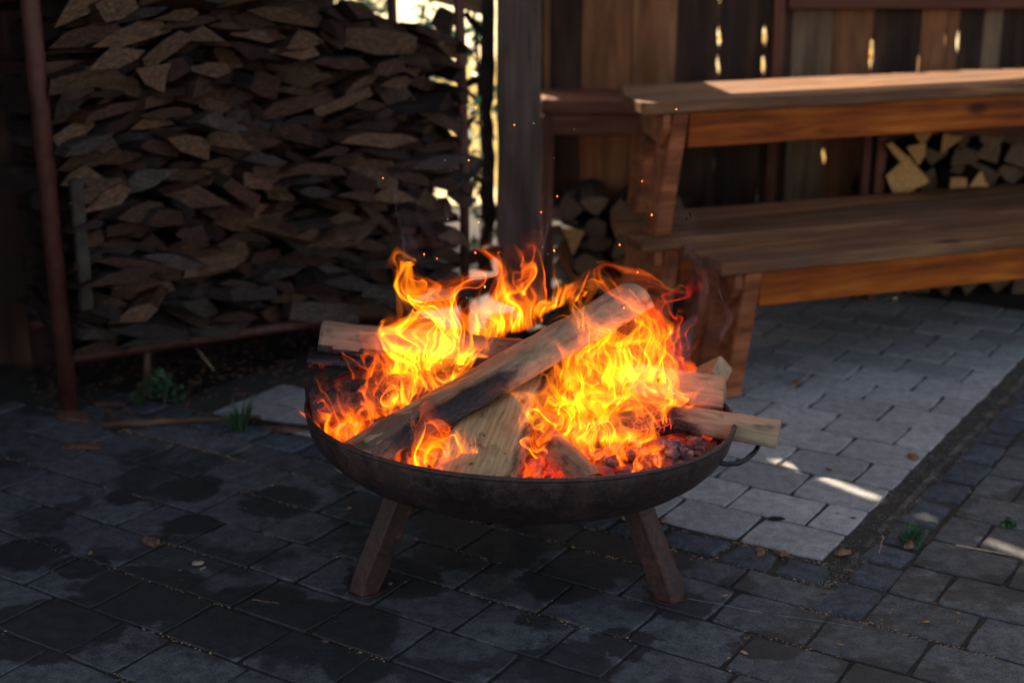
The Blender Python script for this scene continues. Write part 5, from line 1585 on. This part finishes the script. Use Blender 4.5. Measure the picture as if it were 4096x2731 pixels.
# weeds
def weed(loc, n, h, seed, label):
    rr = random.Random(seed)
    root = empty('green_weed', loc); tag(root, label, 'weed')
    for k in range(n):
        a = rr.uniform(0, 6.28); hh = h * rr.uniform(0.5, 1); bx, by = math.cos(a) * 0.25 * hh, math.sin(a) * 0.25 * hh
        V, F = tube_vf([(0, 0, 0), (bx * 0.5, by * 0.5, hh * 0.5), (bx, by, hh)], [0.0016, 0.0012, 0.0006], 5)
        link('stem', mesh('stem', V, F), M['leaf'], root)
    V, F = leaf_cloud([((rr.uniform(-0.3, 0.3) * h, rr.uniform(-0.3, 0.3) * h, h * rr.uniform(0.25, 0.95)), h * 0.22) for _ in range(5)], 120, h * 0.05, h * 0.13, seed, 1.1)
    link('foliage', mesh('foliage', V, F), M['leaf'], root)
    return root
weed((-0.985, 3.80, 0.0), 5, 0.125, 51, 'bright green leafy weed growing in front of the firewood rack')
weed((-1.06, 3.84, 0.0), 4, 0.07, 52, 'smaller dim weed left of the bright green one by the rack')
g1 = grass_tuft((-0.741, 3.637, 0.0), 60, 0.085, M['leaf'], 5, 0.035); tag(g1, 'grass tuft at the right end of the long stick', 'grass tuft')
g2 = grass_tuft((0.889, 2.905, 0.0), 110, 0.045, M['leaf'], 6, 0.035); tag(g2, 'low grass tuft growing from the joint beside the cobbles at the right', 'grass tuft')
flake('dry_leaf', (0.875, 2.875, 0.002), 0.017, 0.8, M['leaf_dry'], 'russet dead leaf tucked under the low grass tuft', 'leaf', None, 61, 0.6, 1.3, 0.6)
V, F = leaf_cloud([((0, 0, 0.006), 0.014), ((0.012, 0.004, 0.006), 0.010)], 46, 0.006, 0.011, 71, 1.3)
cl = link('clover_patch', mesh('clover_patch', V, F), M['leaf']); cl.location = (1.125, 2.984, 0.003); tag(cl, 'little patch of clover between the dark pavers at the right edge', 'clover')
# moss threads in some joints
P_ = []
for i in range(2600):
    u = random.uniform(1.9, 3.1); v = random.choice([2.195, 2.0445, 2.35, 1.889]) + random.gauss(0, 0.002)
    if mnoise.noise(Vector((u * 2.5, v * 3, 4))) < 0.05: continue
    p = uvp(u, v); P_.append((p.x, p.y, -0.003))
bits('joint_moss', P_, M['leaf_dark'], 0.0015, 0.004, 'dark green moss along a few joints of the dark pavers on the left', 0.9)
# litter under the rack
P_ = []
for i in range(900):
    p = RM @ Vector((random.uniform(-0.05, 1.35), random.uniform(-0.12, 0.5), 0)); P_.append((p.x, p.y, 0.001 if p.y < 3.9 else -0.002))
bits('bark_litter', P_, M['chip_bark'], 0.004, 0.016, 'bark litter and dark crumbs on the ground below the rack', 0.3)

# ------------------------------------------------------------------ sparks, ash flecks and thin smoke above the fire
def glow_mat(name, col, k):
    m, nt, b = newmat(name)
    b.inputs["Base Color"].default_value = (*col, 1); b.inputs["Emission Color"].default_value = (*col, 1); b.inputs["Emission Strength"].default_value = k
    return m
M['spark'] = glow_mat('glowing_spark', (1.0, 0.16, 0.03), 2.2)
def mote(name, p, r, mat, label, group):
    V, F = tube_vf([(-r * 1.6, 0, 0), (-r * 0.8, 0, r * 0.2), (0, 0, 0), (r * 0.8, 0, -r * 0.1), (r * 1.5, 0, 0)], [r * 0.15, r * 0.8, r, r * 0.7, r * 0.15], 6)
    o = link(name, mesh(name, V, F), mat); o.location = p
    o.rotation_euler = (0, random.uniform(0, 3), random.uniform(0, 3))
    tag(o, label, name.replace('_', ' '), group)
rr = random.Random(8)
for k in range(18):
    x = rr.choice([rr.uniform(-0.28, -0.05), rr.uniform(0.0, 0.15), rr.uniform(0.2, 0.42)]); z = rr.uniform(0.55, 0.98)
    mote('spark', (x, rr.uniform(2.75, 3.05), z), rr.uniform(0.0009, 0.0016), M['spark'], 'tiny orange spark floating in the air above the fire', 'sparks above the fire')
for k in range(10):
    mote('ash_fleck', (rr.uniform(-0.2, 0.35), rr.uniform(2.4, 3.2), rr.uniform(0.55, 1.0)), rr.uniform(0.0008, 0.0014), M['ash_white'], 'tiny white ash fleck drifting above the fire', 'ash flecks above the fire')
def smoke_mat():
    m = bpy.data.materials.new('thin_blue_smoke'); m.use_nodes = True
    nt = m.node_tree; N = NT(nt); b = nt.nodes["Principled BSDF"]
    g = N.n("ShaderNodeAttribute", attribute_name="glow"); t = N.n("ShaderNodeBsdfTransparent"); a = N.n("ShaderNodeMixShader")
    df = N.n("ShaderNodeBsdfDiffuse"); df.inputs[0].default_value = (0.62, 0.60, 0.72, 1); tr = N.n("ShaderNodeBsdfTranslucent"); tr.inputs[0].default_value = (0.62, 0.60, 0.72, 1)
    m2 = N.n("ShaderNodeMixShader"); m2.inputs[0].default_value = 0.5
    N.l(df.outputs[0], m2.inputs[1]); N.l(tr.outputs[0], m2.inputs[2])
    N.l(N.math('MULTIPLY', g.outputs["Fac"], 0.018, True), a.inputs[0])
    N.l(t.outputs[0], a.inputs[1]); N.l(m2.outputs[0], a.inputs[2])
    N.l(a.outputs[0], nt.nodes["Material Output"].inputs["Surface"])
    nt.nodes.remove(b)
    return m
SM = smoke_mat()
VV, FF, GG, HH, n0 = [], [], [], [], 0
tb = Turb(555, (0.03, 0.22))
for e, (p0, p1, H, lean, ns) in enumerate([((0.38, 2.98, 0.46), (0.46, 2.98, 0.44), 0.34, (0.05, 0, 0), 6), ((0.34, 3.0, 0.52), (0.42, 3.0, 0.5), 0.42, (0.0, 0, 0), 4), ((-0.24, 3.02, 0.60), (-0.12, 3.05, 0.62), 0.36, (-0.05, 0, 0), 5), ((-0.05, 3.1, 0.6), (0.08, 3.1, 0.6), 0.35, (0.05, 0, 0), 3)]):
    for q in range(ns):
        V, F, gl, he = flame_sheet(tb, p0, p1, H, lean, 9000 + e * 31 + q, 0.0022, ctr=tuple((np.array(p0) + np.array(p1)) / 2), pull=0.2)
        VV.append(V); FF.append(F + n0); GG.append(gl); n0 += len(V)
me = np_mesh('smoke', np.concatenate(VV), np.concatenate(FF)); fattr(me, 'glow', np.concatenate(GG))
tag(link('smoke', me, SM), 'thin bluish smoke wisps curling up beside the flames', None, None, 'stuff')
# white paint scratches on two pavers at the lower right
M['paint'] = plain('worn_white_paint', (0.24, 0.24, 0.25), 0.8, 0.3)
for k, (a, b_, w) in enumerate([((0.315, 2.640, 0.0025), (0.50, 2.560, 0.0025), 0.0014), ((0.52, 2.553, 0.0025), (0.684, 2.497, 0.0025), 0.0012)]):
    V, F = tube_vf([a, tuple((np.array(a) + np.array(b_)) / 2 + np.array([0, 0.003, 0])), b_], w * 0.32, 6)
    tag(link('paint_scratch', mesh('paint_scratch', V, F), M['paint']), 'thin pale scratch line across the dark pavers, ' + ('left part near the right bowl leg' if k == 0 else 'right part farther from the bowl'), 'paint mark')
